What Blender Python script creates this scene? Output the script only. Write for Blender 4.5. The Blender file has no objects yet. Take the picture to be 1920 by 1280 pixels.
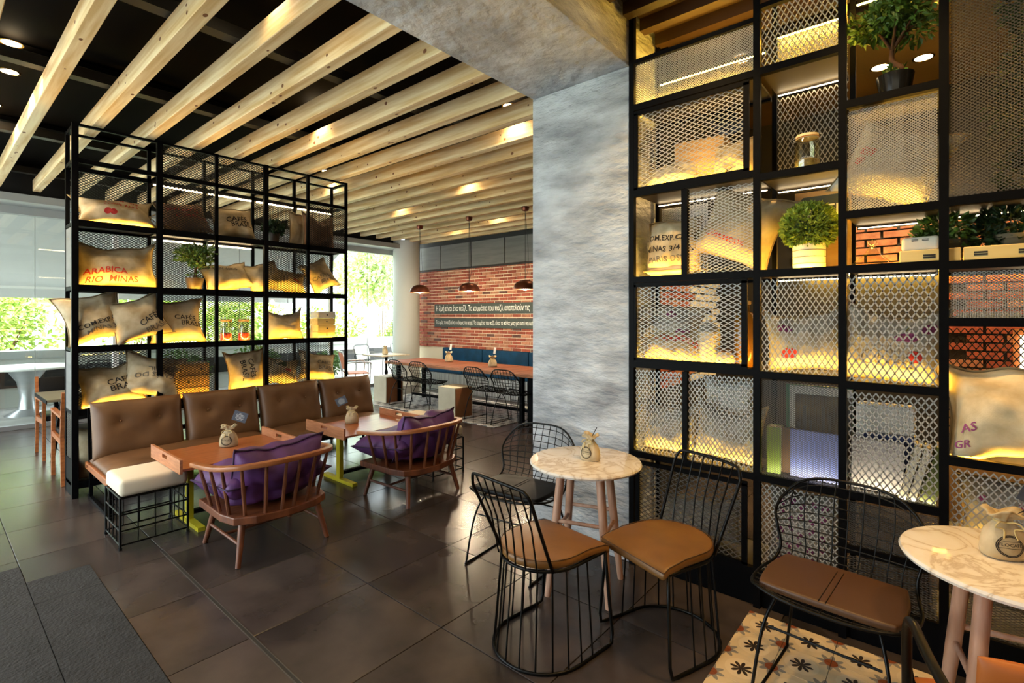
import bpy, bmesh, math, random
import numpy as np
from mathutils import Vector, Matrix, noise
R = math.radians
SC = bpy.context.scene
COL = SC.collection

# ---------------------------------------------------------------- camera
CAMH = 1.58
cam_d = bpy.data.cameras.new('camera')
cam_d.sensor_width = 36.0
cam_d.lens = 945.0 / 1920.0 * 36.0
cam_d.shift_y = -48.0 / 1920.0
cam_d.clip_start = 0.05
cam_d.clip_end = 300
cam = bpy.data.objects.new('camera', cam_d)
COL.objects.link(cam)
cam.location = (0, 0, CAMH)
cam.rotation_euler = (R(90), 0, R(40.4))
SC.camera = cam

# ---------------------------------------------------------------- world, sun, exposure
SC.view_settings.view_transform = 'Standard'
SC.view_settings.look = 'None'
SC.view_settings.gamma = 1.0
SC.view_settings.exposure = 1.38
SC.view_settings.use_curve_mapping = False
try:
    SC.cycles.max_bounces = 8
    SC.cycles.diffuse_bounces = 4
    SC.cycles.caustics_reflective = False
    SC.cycles.caustics_refractive = False
except Exception:
    pass
world = bpy.data.worlds.new('world')
SC.world = world
world.use_nodes = True
wn = world.node_tree
bg = wn.nodes['Background']
bg.inputs['Color'].default_value = (0.86, 0.93, 1.0, 1)
bg.inputs['Strength'].default_value = 3.2
sun_d = bpy.data.lights.new('sun', 'SUN')
sun_d.energy = 9.0
sun_d.angle = R(2)
sun_d.color = (1, 0.93, 0.8)
sun = bpy.data.objects.new('sun', sun_d)
COL.objects.link(sun)
sun.rotation_euler = Vector((-0.35, 0.45, -0.9)).to_track_quat('-Z', 'Y').to_euler()


# ---------------------------------------------------------------- materials
def lin(c):
    return tuple((x / 12.92 if x <= 0.04045 else ((x + 0.055) / 1.055) ** 2.4) for x in c)


def rgb(r, g, b):
    return lin((r / 255.0, g / 255.0, b / 255.0)) + (1.0,)


M = {}


def mat(name, c, rough=0.5, metal=0.0, c2=None, scale=8.0, stretch=(1, 1, 1), detail=4.0, bump=0.0, bscale=None,
        rnd=0.0, spec=None, trans=0.0, lo=0.35, hi=0.65, bdist=0.01, offs=False):
    m = bpy.data.materials.new(name)
    m.use_nodes = True
    nt = m.node_tree
    b = nt.nodes['Principled BSDF']
    b.inputs['Base Color'].default_value = c
    b.inputs['Roughness'].default_value = rough
    b.inputs['Metallic'].default_value = metal
    if spec is not None:
        b.inputs['Specular IOR Level'].default_value = spec
    if trans:
        b.inputs['Transmission Weight'].default_value = trans
    if c2 is not None or bump or rnd:
        tc = nt.nodes.new('ShaderNodeTexCoord')
        mp = nt.nodes.new('ShaderNodeMapping')
        mp.inputs['Scale'].default_value = stretch
        nt.links.new(tc.outputs['Object'], mp.inputs['Vector'])
        oi = nt.nodes.new('ShaderNodeObjectInfo')
        if offs:
            mu = nt.nodes.new('ShaderNodeMath')
            mu.operation = 'MULTIPLY'
            mu.inputs[1].default_value = 37.0
            nt.links.new(oi.outputs['Random'], mu.inputs[0])
            nt.links.new(mu.outputs[0], mp.inputs['Location'])
        src = None
        if c2 is not None:
            nz = nt.nodes.new('ShaderNodeTexNoise')
            nz.inputs['Scale'].default_value = scale
            nz.inputs['Detail'].default_value = detail
            nt.links.new(mp.outputs[0], nz.inputs['Vector'])
            rp = nt.nodes.new('ShaderNodeValToRGB')
            rp.color_ramp.elements[0].position = lo
            rp.color_ramp.elements[1].position = hi
            rp.color_ramp.elements[0].color = c
            rp.color_ramp.elements[1].color = c2
            nt.links.new(nz.outputs['Fac'], rp.inputs['Fac'])
            src = rp.outputs['Color']
        if rnd:
            hsv = nt.nodes.new('ShaderNodeHueSaturation')
            mr = nt.nodes.new('ShaderNodeMapRange')
            mr.inputs['To Min'].default_value = 1 - rnd
            mr.inputs['To Max'].default_value = 1 + rnd
            nt.links.new(oi.outputs['Random'], mr.inputs['Value'])
            nt.links.new(mr.outputs[0], hsv.inputs['Value'])
            if src is not None:
                nt.links.new(src, hsv.inputs['Color'])
            else:
                hsv.inputs['Color'].default_value = c
            src = hsv.outputs['Color']
        if src is not None:
            nt.links.new(src, b.inputs['Base Color'])
        if bump:
            n2 = nt.nodes.new('ShaderNodeTexNoise')
            n2.inputs['Scale'].default_value = bscale or scale * 3
            n2.inputs['Detail'].default_value = 5
            nt.links.new(mp.outputs[0], n2.inputs['Vector'])
            bp = nt.nodes.new('ShaderNodeBump')
            bp.inputs['Strength'].default_value = bump
            bp.inputs['Distance'].default_value = bdist
            nt.links.new(n2.outputs['Fac'], bp.inputs['Height'])
            nt.links.new(bp.outputs[0], b.inputs['Normal'])
    M[name] = m
    return m


def emit(name, c, s):
    m = bpy.data.materials.new(name)
    m.use_nodes = True
    nt = m.node_tree
    nt.nodes.clear()
    o = nt.nodes.new('ShaderNodeOutputMaterial')
    e = nt.nodes.new('ShaderNodeEmission')
    e.inputs['Color'].default_value = c
    e.inputs['Strength'].default_value = s
    nt.links.new(e.outputs[0], o.inputs['Surface'])
    M[name] = m
    return m


mat('black_steel', rgb(8, 8, 10), 0.5, 0.0, spec=0.06)
mat('black_wire', rgb(7, 7, 7), 0.35, 0.0, spec=0.2)
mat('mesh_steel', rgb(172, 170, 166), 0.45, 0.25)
mat('mesh_shaded', rgb(92, 88, 84), 0.42, 0.3)  # same mesh steel, shade put into a darker colour
mat('mesh_backlit', rgb(34, 33, 32), 0.4, 0.2)  # same mesh steel, darkened to stand for strands seen against the windows
mat('shelf_board', rgb(60, 54, 48), 0.5)
mat('burlap', rgb(212, 194, 160), 0.95, c2=rgb(176, 154, 116), scale=9, bump=0.5, bscale=260, bdist=0.002, rnd=0.12, offs=True)
mat('burlap_brown', rgb(150, 112, 80), 0.95, c2=rgb(122, 88, 62), scale=9, bump=0.5, bscale=260, bdist=0.002, offs=True)
mat('burlap_grey', rgb(196, 190, 178), 0.95, c2=rgb(168, 162, 150), scale=9, bump=0.5, bscale=260, bdist=0.002, offs=True)
mat('seam', rgb(150, 128, 92), 0.95)
mat('ink_black', rgb(40, 34, 30), 0.9)
mat('ink_red', rgb(190, 52, 44), 0.9)
mat('ink_purple', rgb(150, 70, 120), 0.9)
mat('ink_grey', rgb(112, 104, 92), 0.9)
mat('ink_olive', rgb(150, 140, 70), 0.9)
mat('leather_sofa', rgb(112, 77, 46), 0.48, c2=rgb(96, 64, 38), scale=5, bump=0.12, bscale=140, bdist=0.002)
mat('leather', rgb(132, 90, 40), 0.42, c2=rgb(114, 76, 32), scale=5, bump=0.12, bscale=140, bdist=0.002)
mat('leather_dark', rgb(18, 17, 17), 0.5, spec=0.15, bump=0.1, bscale=120, bdist=0.002)
mat('leather_brown', rgb(84, 56, 34), 0.45, bump=0.1, bscale=120, bdist=0.002)
mat('button', rgb(112, 72, 40), 0.4)
mat('cream_fabric', rgb(232, 218, 192), 0.9, bump=0.3, bscale=240, bdist=0.001)
mat('purple', rgb(96, 50, 110), 0.6, c2=rgb(72, 34, 82), scale=5, bump=0.25, bscale=12, bdist=0.02)
mat('purple_seam', rgb(58, 34, 70), 0.7)
mat('teak', rgb(176, 108, 62), 0.38, c2=rgb(142, 82, 44), scale=3.5, stretch=(2, 2, 14), detail=6)
mat('teak_dark', rgb(130, 76, 48), 0.38, c2=rgb(98, 54, 34), scale=3.5, stretch=(2, 14, 2), detail=6)
mat('veneer', rgb(186, 112, 66), 0.3, c2=rgb(164, 92, 50), scale=3.0, stretch=(14, 1.2, 2), detail=5)
mat('table_edge', rgb(196, 132, 92), 0.4, c2=rgb(172, 108, 70), scale=3, stretch=(3, 3, 20))
mat('beech', rgb(206, 164, 140), 0.42, c2=rgb(184, 138, 112), scale=4, stretch=(8, 8, 1))
mat('yellow_steel', rgb(206, 190, 40), 0.4)
mat('pine', rgb(240, 218, 172), 0.6, c2=rgb(208, 170, 112), scale=2.0, stretch=(0.7, 12, 12), detail=6, rnd=0.07, offs=True, bump=0.08, bscale=30)
mat('knot', rgb(120, 74, 40), 0.7)
mat('ceiling_black', rgb(9, 7, 6), 0.8, spec=0.05)
mat('ceiling_brown', rgb(66, 46, 26), 0.5, c2=rgb(50, 33, 18), scale=2)
mat('duct', rgb(26, 25, 25), 0.5)
mat('concrete', rgb(218, 221, 225), 0.7, c2=rgb(142, 144, 149), scale=3.2, stretch=(1, 1, 2.6), detail=10, bump=1.0, bscale=11, bdist=0.03, lo=0.3, hi=0.72)
mat('plaster_cream', rgb(214, 204, 178), 0.85)
mat('plaster_white', rgb(196, 198, 192), 0.7, bump=0.15, bscale=20)
mat('panel_grey', rgb(112, 112, 110), 0.6, c2=rgb(98, 98, 96), scale=2, stretch=(1, 1, 8))
mat('dark_paint', rgb(36, 34, 33), 0.7)
mat('slab', rgb(30, 29, 29), 0.6)
mat('floor_tile', rgb(78, 69, 66), 0.25, c2=rgb(42, 38, 39), scale=2.6, detail=9, rnd=0.13, offs=True, bump=0.06, bscale=60, bdist=0.004, lo=0.3, hi=0.7)
mat('stone_slab', rgb(38, 38, 41), 0.85, c2=rgb(27, 27, 30), scale=10, bump=0.9, bscale=60, bdist=0.01)
mat('metal_strip', rgb(84, 80, 76), 0.4, 0.3)
mat('mortar', rgb(232, 212, 184), 0.9)
mat('brick_red', rgb(158, 80, 58), 0.85, c2=rgb(132, 62, 44), scale=14, bump=0.4, bscale=40, rnd=0.18, offs=True)
mat('brick_pale', rgb(180, 124, 94), 0.85, c2=rgb(152, 96, 72), scale=14, bump=0.4, bscale=40, rnd=0.15, offs=True)
mat('brick_dark', rgb(104, 66, 56), 0.85, c2=rgb(78, 52, 46), scale=14, bump=0.4, bscale=40, rnd=0.15, offs=True)
mat('brick_white', rgb(214, 214, 212), 0.8, bump=0.3, bscale=30, rnd=0.06)
mat('chalkboard', rgb(58, 66, 62), 0.7)
mat('chalk', rgb(238, 238, 230), 0.8)
mat('teal', rgb(12, 58, 90), 0.75, c2=rgb(9, 46, 72), scale=6, spec=0.2)
mat('marble', rgb(240, 234, 226), 0.14, c2=rgb(240, 234, 226), scale=3)
mat('ply', rgb(222, 210, 186), 0.6, c2=rgb(206, 192, 166), scale=3, stretch=(1, 8, 1))
mat('ply_side', rgb(150, 96, 58), 0.6)
mat('plank', rgb(138, 76, 46), 0.5, c2=rgb(100, 52, 30), scale=2.6, stretch=(9, 1, 1), detail=6, rnd=0.1, offs=True)
mat('copper', rgb(110, 58, 40), 0.35, 0.7)
mat('alu', rgb(190, 192, 194), 0.35, 0.8)
mat('frame_grey', rgb(150, 154, 152), 0.5)
mat('white_paint', rgb(236, 236, 232), 0.5)
mat('black_glazed', rgb(24, 24, 24), 0.15)
mat('pot_silver', rgb(120, 116, 108), 0.2, 0.8)
mat('pot_dark', rgb(64, 48, 34), 0.5)
mat('pot_ivory', rgb(232, 222, 196), 0.5)
mat('pot_clay', rgb(112, 104, 84), 0.7)
mat('soil', rgb(54, 40, 26), 1.0)
mat('bark', rgb(112, 76, 46), 0.9, c2=rgb(78, 50, 30), scale=20)
mat('leaf', rgb(92, 124, 48), 0.45, c2=rgb(60, 92, 30), scale=12)
mat('leaf_dark', rgb(46, 72, 34), 0.5, c2=rgb(30, 52, 26), scale=12)
mat('leaf_lime', rgb(150, 168, 60), 0.5, c2=rgb(98, 128, 40), scale=20)
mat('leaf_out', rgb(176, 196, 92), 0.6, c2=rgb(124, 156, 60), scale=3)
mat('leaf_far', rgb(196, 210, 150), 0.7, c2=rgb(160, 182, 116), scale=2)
mat('glass_jar', rgb(240, 246, 236), 0.02, trans=1.0)
mat('amber', rgb(120, 82, 20), 0.15, spec=0.6)
mat('ceramic', rgb(232, 216, 178), 0.35, c2=rgb(214, 192, 148), scale=5)
mat('ceramic_grey', rgb(156, 152, 142), 0.4)
mat('beans', rgb(176, 160, 90), 0.6, c2=rgb(120, 104, 54), scale=60)
mat('candy', rgb(216, 74, 30), 0.5, c2=rgb(180, 50, 22), scale=50)
mat('cork', rgb(206, 164, 108), 0.8)
mat('box_wood', rgb(232, 206, 140), 0.6, c2=rgb(216, 186, 116), scale=2, stretch=(1, 8, 8))
mat('box_white', rgb(226, 220, 206), 0.6)
mat('crate', rgb(196, 160, 108), 0.7, c2=rgb(170, 132, 84), scale=3, stretch=(1, 6, 6))
mat('book_blue', rgb(92, 118, 206), 0.5, c2=rgb(150, 160, 220), scale=2)
mat('book_navy', rgb(40, 56, 104), 0.5)
mat('book_silver', rgb(150, 148, 154), 0.4)
mat('book_green', rgb(110, 140, 52), 0.5)
mat('book_olive', rgb(88, 96, 40), 0.5)
mat('book_brown', rgb(120, 92, 58), 0.6)
mat('book_cream', rgb(226, 220, 200), 0.6)
mat('green_frame', rgb(42, 106, 78), 0.5)
mat('photo_brown', rgb(120, 96, 60), 0.5, c2=rgb(60, 46, 32), scale=8)
mat('paper', rgb(238, 236, 230), 0.7)
mat('card_grey', rgb(72, 76, 86), 0.6)
mat('floral', rgb(176, 170, 160), 0.9, c2=rgb(140, 134, 124), scale=6)
mat('machine', rgb(180, 184, 190), 0.3, 0.6)
mat('orange_pad', rgb(178, 98, 36), 0.5, c2=rgb(160, 84, 30), scale=6)
mat('orange_sling', rgb(206, 120, 84), 0.6)
mat('terrace', rgb(176, 176, 172), 0.8, c2=rgb(150, 150, 146), scale=3)
mat('awning', rgb(206, 208, 206), 0.8)
mat('gold', rgb(200, 160, 70), 0.3, 0.8)
mat('string', rgb(214, 190, 130), 0.9)
emit('led', (1.0, 0.56, 0.06, 1), 76.0)
emit('led_white', (1.0, 0.74, 0.4, 1), 9.0)
emit('led_soft', (1.0, 0.82, 0.5, 1), 30.0)
emit('lamp_glow', (1.0, 0.78, 0.45, 1), 22.0)
emit('bulb', (1.0, 0.85, 0.6, 1), 18.0)
emit('lit_panel', (1.0, 0.82, 0.5, 1), 2.2)


def glass_mat():
    m = bpy.data.materials.new('window_glass')
    m.use_nodes = True
    nt = m.node_tree
    nt.nodes.clear()
    o = nt.nodes.new('ShaderNodeOutputMaterial')
    t = nt.nodes.new('ShaderNodeBsdfTransparent')
    t.inputs['Color'].default_value = (0.94, 0.97, 0.95, 1)
    g = nt.nodes.new('ShaderNodeBsdfGlossy')
    g.inputs['Roughness'].default_value = 0.02
    mx = nt.nodes.new('ShaderNodeMixShader')
    mx.inputs['Fac'].default_value = 0.06
    nt.links.new(t.outputs[0], mx.inputs[1])
    nt.links.new(g.outputs[0], mx.inputs[2])
    nt.links.new(mx.outputs[0], o.inputs['Surface'])
    M['window_glass'] = m
    m2 = m.copy()
    m2.name = 'thin_glass'
    for n in m2.node_tree.nodes:
        if n.type == 'BSDF_TRANSPARENT':
            n.inputs['Color'].default_value = (0.93, 0.92, 0.84, 1)
        if n.type == 'MIX_SHADER':
            n.inputs['Fac'].default_value = 0.14
        if n.type == 'BSDF_GLOSSY':
            n.inputs['Roughness'].default_value = 0.08
    M['thin_glass'] = m2


glass_mat()


def N(nt, t, **kw):
    n = nt.nodes.new(t)
    for k, v in kw.items():
        setattr(n, k, v)
    return n


def MA(nt, op, a, b=None):
    n = nt.nodes.new('ShaderNodeMath')
    n.operation = op
    for i, x in enumerate((a, b)):
        if x is None:
            continue
        if isinstance(x, (int, float)):
            n.inputs[i].default_value = x
        else:
            nt.links.new(x, n.inputs[i])
    return n.outputs[0]


def marble_fix():
    nt = M['marble'].node_tree
    b = nt.nodes['Principled BSDF']
    tc = N(nt, 'ShaderNodeTexCoord')
    nz = N(nt, 'ShaderNodeTexNoise')
    nz.inputs['Scale'].default_value = 4.5
    nz.inputs['Detail'].default_value = 8
    nz.inputs['Distortion'].default_value = 1.6
    nt.links.new(tc.outputs['Object'], nz.inputs['Vector'])
    v = MA(nt, 'ABSOLUTE', MA(nt, 'SUBTRACT', nz.outputs['Fac'], 0.5))
    rp = N(nt, 'ShaderNodeValToRGB')
    rp.color_ramp.elements[0].position = 0.0
    rp.color_ramp.elements[0].color = rgb(206, 190, 170)
    rp.color_ramp.elements[1].position = 0.035
    rp.color_ramp.elements[1].color = rgb(236, 228, 216)
    e = rp.color_ramp.elements.new(0.12)
    e.color = rgb(242, 237, 230)
    nt.links.new(v, rp.inputs['Fac'])
    nt.links.new(rp.outputs['Color'], b.inputs['Base Color'])


marble_fix()


def tile_pattern(name, bgc, petal, disc, star, halo, half):
    m = bpy.data.materials.new(name)
    m.use_nodes = True
    nt = m.node_tree
    b = nt.nodes['Principled BSDF']
    b.inputs['Roughness'].default_value = 0.45
    tc = N(nt, 'ShaderNodeTexCoord')
    sp = N(nt, 'ShaderNodeSeparateXYZ')
    nt.links.new(tc.outputs['Object'], sp.inputs[0])
    x = MA(nt, 'DIVIDE', sp.outputs[0], half)
    y = MA(nt, 'DIVIDE', sp.outputs[1], half)
    r = MA(nt, 'SQRT', MA(nt, 'ADD', MA(nt, 'MULTIPLY', x, x), MA(nt, 'MULTIPLY', y, y)))
    th = MA(nt, 'ARCTAN2', y, x)
    pet = MA(nt, 'ABSOLUTE', MA(nt, 'COSINE', MA(nt, 'MULTIPLY', th, 4.0)))
    in_pet = MA(nt, 'LESS_THAN', r, MA(nt, 'ADD', MA(nt, 'MULTIPLY', MA(nt, 'POWER', pet, 0.7), 0.42), 0.05))
    cx = MA(nt, 'SUBTRACT', 1.0, MA(nt, 'ABSOLUTE', x))
    cy = MA(nt, 'SUBTRACT', 1.0, MA(nt, 'ABSOLUTE', y))
    rc = MA(nt, 'SQRT', MA(nt, 'ADD', MA(nt, 'MULTIPLY', cx, cx), MA(nt, 'MULTIPLY', cy, cy)))
    tch = MA(nt, 'ARCTAN2', cy, cx)
    in_disc = MA(nt, 'LESS_THAN', rc, 0.27)
    sw = MA(nt, 'ADD', MA(nt, 'MULTIPLY', MA(nt, 'COSINE', MA(nt, 'MULTIPLY', tch, 8.0)), 0.13), 0.46)
    in_star = MA(nt, 'LESS_THAN', rc, sw)
    in_halo = MA(nt, 'LESS_THAN', r, 0.68)

    def mixc(f, a, bb):
        n = N(nt, 'ShaderNodeMix', data_type='RGBA')
        nt.links.new(f, n.inputs[0])
        for i, q in ((6, a), (7, bb)):
            if isinstance(q, tuple):
                n.inputs[i].default_value = q
            else:
                nt.links.new(q, n.inputs[i])
        return n.outputs[2]
    c = mixc(in_halo, bgc, halo)
    c = mixc(in_star, c, star)
    c = mixc(in_disc, c, disc)
    c = mixc(in_pet, c, petal)
    nt.links.new(c, b.inputs['Base Color'])
    M[name] = m


tile_pattern('pattern_warm', rgb(232, 208, 166), rgb(52, 40, 34), rgb(140, 72, 36), rgb(150, 142, 132), rgb(240, 218, 180), 0.1)
tile_pattern('pattern_grey', rgb(206, 206, 206), rgb(70, 74, 80), rgb(120, 124, 130), rgb(96, 100, 108), rgb(226, 226, 226), 0.1)


# ---------------------------------------------------------------- object helpers
def props(o, label=None, cat=None, group=None, kind=None):
    if label:
        o['label'] = label
    if cat:
        o['category'] = cat
    if group:
        o['group'] = group
    if kind:
        o['kind'] = kind
    return o


def empty(name, loc=(0, 0, 0), rz=0, label=None, cat=None, group=None, kind=None, rx=0, ry=0):
    o = bpy.data.objects.new(name, None)
    COL.objects.link(o)
    o.location = loc
    o.rotation_euler = (rx, ry, rz)
    o.empty_display_size = 0.1
    return props(o, label, cat, group, kind)


def link(name, me, parent=None, loc=None, rot=None):
    o = bpy.data.objects.new(name, me)
    COL.objects.link(o)
    if parent is not None:
        o.parent = parent
    if loc is not None:
        o.location = loc
    if rot is not None:
        o.rotation_euler = rot
    return o


class MB:
    def __init__(s):
        s.v = []
        s.f = []

    def add(s, vs, fs):
        k = len(s.v)
        s.v.extend([tuple(p) for p in vs])
        s.f.extend([tuple(i + k for i in f) for f in fs])
        return s

    def box(s, c, d, rot=None):
        x, y, z = d[0] / 2, d[1] / 2, d[2] / 2
        vs = [Vector(p) for p in ((-x, -y, -z), (x, -y, -z), (x, y, -z), (-x, y, -z), (-x, -y, z), (x, -y, z), (x, y, z), (-x, y, z))]
        if rot is not None:
            vs = [rot @ p for p in vs]
        c = Vector(c)
        return s.add([p + c for p in vs], [(3, 2, 1, 0), (4, 5, 6, 7), (0, 1, 5, 4), (1, 2, 6, 5), (2, 3, 7, 6), (3, 0, 4, 7)])

    def b2(s, lo, hi):
        return s.box([(a + b) / 2 for a, b in zip(lo, hi)], [abs(b - a) for a, b in zip(lo, hi)])

    def bar(s, p0, p1, w, h, up=(0, 0, 1)):
        p0, p1 = Vector(p0), Vector(p1)
        d = (p1 - p0)
        L = d.length
        d = d.normalized()
        u = Vector(up)
        if abs(d.dot(u)) > 0.98:
            u = Vector((1, 0, 0))
        a = d.cross(u).normalized()
        bb = a.cross(d)
        rot = Matrix((a, d, bb)).transposed()
        return s.box((p0 + p1) / 2, (w, L, h), rot)

    def tube(s, pts, r, seg=8, closed=False, caps=True):
        pts = [Vector(p) for p in pts]
        n = len(pts)
        rs = r if isinstance(r, (list, tuple)) else [r] * n
        vs, fs = [], []
        prev = None
        for i in range(n):
            if closed:
                t = pts[(i + 1) % n] - pts[i - 1]
            else:
                t = pts[min(i + 1, n - 1)] - pts[max(i - 1, 0)]
            if t.length < 1e-9:
                t = Vector((0, 0, 1))
            t.normalize()
            if prev is None:
                a = t.cross(Vector((0, 0, 1)))
                if a.length < 0.05:
                    a = t.cross(Vector((0, 1, 0)))
                a.normalize()
            else:
                a = prev - t * prev.dot(t)
                if a.length < 1e-6:
                    a = t.orthogonal()
                a.normalize()
            prev = a
            b = t.cross(a)
            for k in range(seg):
                an = 2 * math.pi * k / seg
                vs.append(pts[i] + (a * math.cos(an) + b * math.sin(an)) * rs[i])
        m = n if closed else n - 1
        for i in range(m):
            j = (i + 1) % n
            for k in range(seg):
                l = (k + 1) % seg
                fs.append((i * seg + k, i * seg + l, j * seg + l, j * seg + k))
        if caps and not closed:
            fs.append(tuple(range(seg))[::-1])
            fs.append(tuple((n - 1) * seg + k for k in range(seg)))
        return s.add(vs, fs)

    def lathe(s, prof, seg=24, c=(0, 0, 0), cap=True):
        vs, fs = [], []
        n = len(prof)
        for (r, z) in prof:
            for k in range(seg):
                a = 2 * math.pi * k / seg
                vs.append((c[0] + r * math.cos(a), c[1] + r * math.sin(a), c[2] + z))
        for i in range(n - 1):
            for k in range(seg):
                l = (k + 1) % seg
                fs.append((i * seg + k, i * seg + l, (i + 1) * seg + l, (i + 1) * seg + k))
        if cap:
            fs.append(tuple(range(seg))[::-1])
            fs.append(tuple((n - 1) * seg + k for k in range(seg)))
        return s.add(vs, fs)

    def prism(s, poly, z0, z1):
        n = len(poly)
        vs = [(p[0], p[1], z0) for p in poly] + [(p[0], p[1], z1) for p in poly]
        fs = [tuple(range(n))[::-1], tuple(range(n, 2 * n))]
        for i in range(n):
            j = (i + 1) % n
            fs.append((i, j, n + j, n + i))
        return s.add(vs, fs)

    def mesh(s, name, m, smooth=False, bevel=0.0, seg=2, recalc=True):
        me = bpy.data.meshes.new(name)
        me.from_pydata(s.v, [], s.f)
        if bevel or recalc:
            bm = bmesh.new()
            bm.from_mesh(me)
            if recalc:
                bmesh.ops.recalc_face_normals(bm, faces=bm.faces)
            if bevel:
                es = [e for e in bm.edges if len(e.link_faces) == 2 and e.calc_face_angle(0) > 0.5]
                bmesh.ops.bevel(bm, geom=es, offset=bevel, segments=seg, affect='EDGES', profile=0.5, clamp_overlap=True)
            bm.to_mesh(me)
            bm.free()
        if smooth:
            me.shade_smooth()
            if smooth != 'all':
                me.set_sharp_from_angle(angle=R(40))
        me.materials.append(M[m])
        return me

    def build(s, name, m, parent=None, smooth=False, bevel=0.0, seg=2, loc=None, rot=None, recalc=True):
        return link(name, s.mesh(name, m, smooth, bevel, seg, recalc), parent, loc, rot)


def copy_tree(o, parent=None):
    c = o.copy()
    COL.objects.link(c)
    if parent is not None:
        c.parent = parent
    for ch in list(o.children):
        copy_tree(ch, c)
    return c


def arc(c, r, a0, a1, n, z=None):
    out = []
    for i in range(n + 1):
        a = R(a0 + (a1 - a0) * i / n)
        out.append((c[0] + r * math.cos(a), c[1] + r * math.sin(a)) + ((z,) if z is not None else ()))
    return out


def spline(pts, n=8, closed=False):
    P = [Vector(p) for p in pts]
    out = []
    L = len(P)
    rng = range(L) if closed else range(L - 1)
    for i in rng:
        if closed:
            p0, p1, p2, p3 = P[i - 1], P[i], P[(i + 1) % L], P[(i + 2) % L]
        else:
            p0, p1, p2, p3 = P[max(i - 1, 0)], P[i], P[i + 1], P[min(i + 2, L - 1)]
        for k in range(n):
            t = k / n
            out.append(0.5 * ((2 * p1) + (p2 - p0) * t + (2 * p0 - 5 * p1 + 4 * p2 - p3) * t * t + (3 * p1 - p0 - 3 * p2 + p3) * t ** 3))
    if not closed:
        out.append(P[-1])
    return out


# ---------------------------------------------------------------- lettering, made once at the start
GREEK1 = '\u0397 \u03b6\u03c9\u03ae \u03b5\u03af\u03bd\u03b1\u03b9 \u03ad\u03bd\u03b1 \u03c0\u03b1\u03b6\u03bb. \u03a4\u03b1 \u03ba\u03bf\u03bc\u03bc\u03ac\u03c4\u03b9\u03b1 \u03c4\u03bf\u03c5 \u03c0\u03b1\u03b6\u03bb \u03b1\u03c0\u03bf\u03c4\u03b5\u03bb\u03bf\u03cd\u03bd \u03c4\u03b9\u03c2'
GREEK2 = '\u0393\u03b9\u03b1 \u03b5\u03bc\u03ac\u03c2, \u03c4\u03bf \u03c0\u03b1\u03b6\u03bb \u03b5\u03af\u03bd\u03b1\u03b9 \u03bf \u03ba\u03cc\u03c3\u03bc\u03bf\u03c2 \u03c4\u03bf\u03c5 \u03ba\u03b1\u03c6\u03ad. \u03a4\u03b1 \u03ba\u03bf\u03bc\u03bc\u03ac\u03c4\u03b9\u03b1 \u03c4\u03bf\u03c5 \u03c0\u03b1\u03b6\u03bb \u03b5\u03af\u03bd\u03b1\u03b9 \u03c4\u03bf \u03c0\u03ac\u03b8\u03bf\u03c2 \u03bc\u03b1\u03c2 \u03b3\u03b9\u03b1 \u03b1\u03c5\u03c4\u03cc \u03c0\u03bf\u03c5 \u03ba\u03ac'
STR = ['CAF\u00c9S', 'BRASIL', 'CAF\u00c9S DO', 'COM.EXP.CAF\u00c9', 'MINAS 3/4', 'MINAS 3/4 15', 'PARIS DST', 'ARABICA', 'RIO  MINAS', 'NW 60KG',
       'COM.MODE', 'FLOCAF\u00c9', 'CAF\u00c9', 'AS', 'GR', 'URBAN', GREEK1, GREEK2]
TXT = {}


def make_texts():
    tmp = []
    for i, t in enumerate(STR):
        cu = bpy.data.curves.new('lettering', 'FONT')
        cu.body = t
        cu.size = 1.0
        cu.align_x = 'CENTER'
        cu.align_y = 'CENTER'
        cu.resolution_u = 2
        cu.offset = 0.012 if i < 16 else 0.004
        o = bpy.data.objects.new('lettering', cu)
        COL.objects.link(o)
        tmp.append((t, o, cu))
    bpy.context.view_layer.update()
    dg = bpy.context.evaluated_depsgraph_get()
    for t, o, cu in tmp:
        me = bpy.data.meshes.new_from_object(o.evaluated_get(dg))
        bm = bmesh.new()
        bm.from_mesh(me)
        bmesh.ops.triangulate(bm, faces=bm.faces)
        if t not in (GREEK1, GREEK2):
            for _ in range(2):
                es = [e for e in bm.edges if e.calc_length() > 0.22]
                if es:
                    bmesh.ops.subdivide_edges(bm, edges=es, cuts=1)
                    bmesh.ops.triangulate(bm, faces=bm.faces)
        vs = [(v.co.x, v.co.y) for v in bm.verts]
        bm.verts.index_update()
        fs = [tuple(v.index for v in f.verts) for f in bm.faces]
        bm.free()
        TXT[t] = (vs, fs)
        bpy.data.meshes.remove(me)
        bpy.data.objects.remove(o)
        bpy.data.curves.remove(cu)


make_texts()


# ---------------------------------------------------------------- setting: floor
def cam_px(x, y, z):
    F = (-math.sin(R(40.4)), math.cos(R(40.4)))
    d = x * F[0] + y * F[1]
    l = x * F[1] - y * F[0]
    if d < 0.2:
        return None
    return (960 + 945 * l / d, 592 - 945 * (z - CAMH) / d)


def seen(x, y, z, mx=160, my=160):
    p = cam_px(x, y, z)
    return p is not None and -mx < p[0] < 1920 + mx and -my < p[1] < 1280 + my


floor = MB().b2((-9.85, -3.0, -0.12), (3.2, 7.95, -0.010)).build('floor', 'slab')
props(floor, 'dark grey stone tiled cafe floor', 'floor', kind='structure')
TX, TY = 0.65, 0.655
tile_me = MB().b2((-TX / 2 + 0.0025, -TY / 2 + 0.0025, -0.0098), (TX / 2 - 0.0025, TY / 2 - 0.0025, 0)).mesh('tile', 'floor_tile', bevel=0.0012, seg=1)


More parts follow.
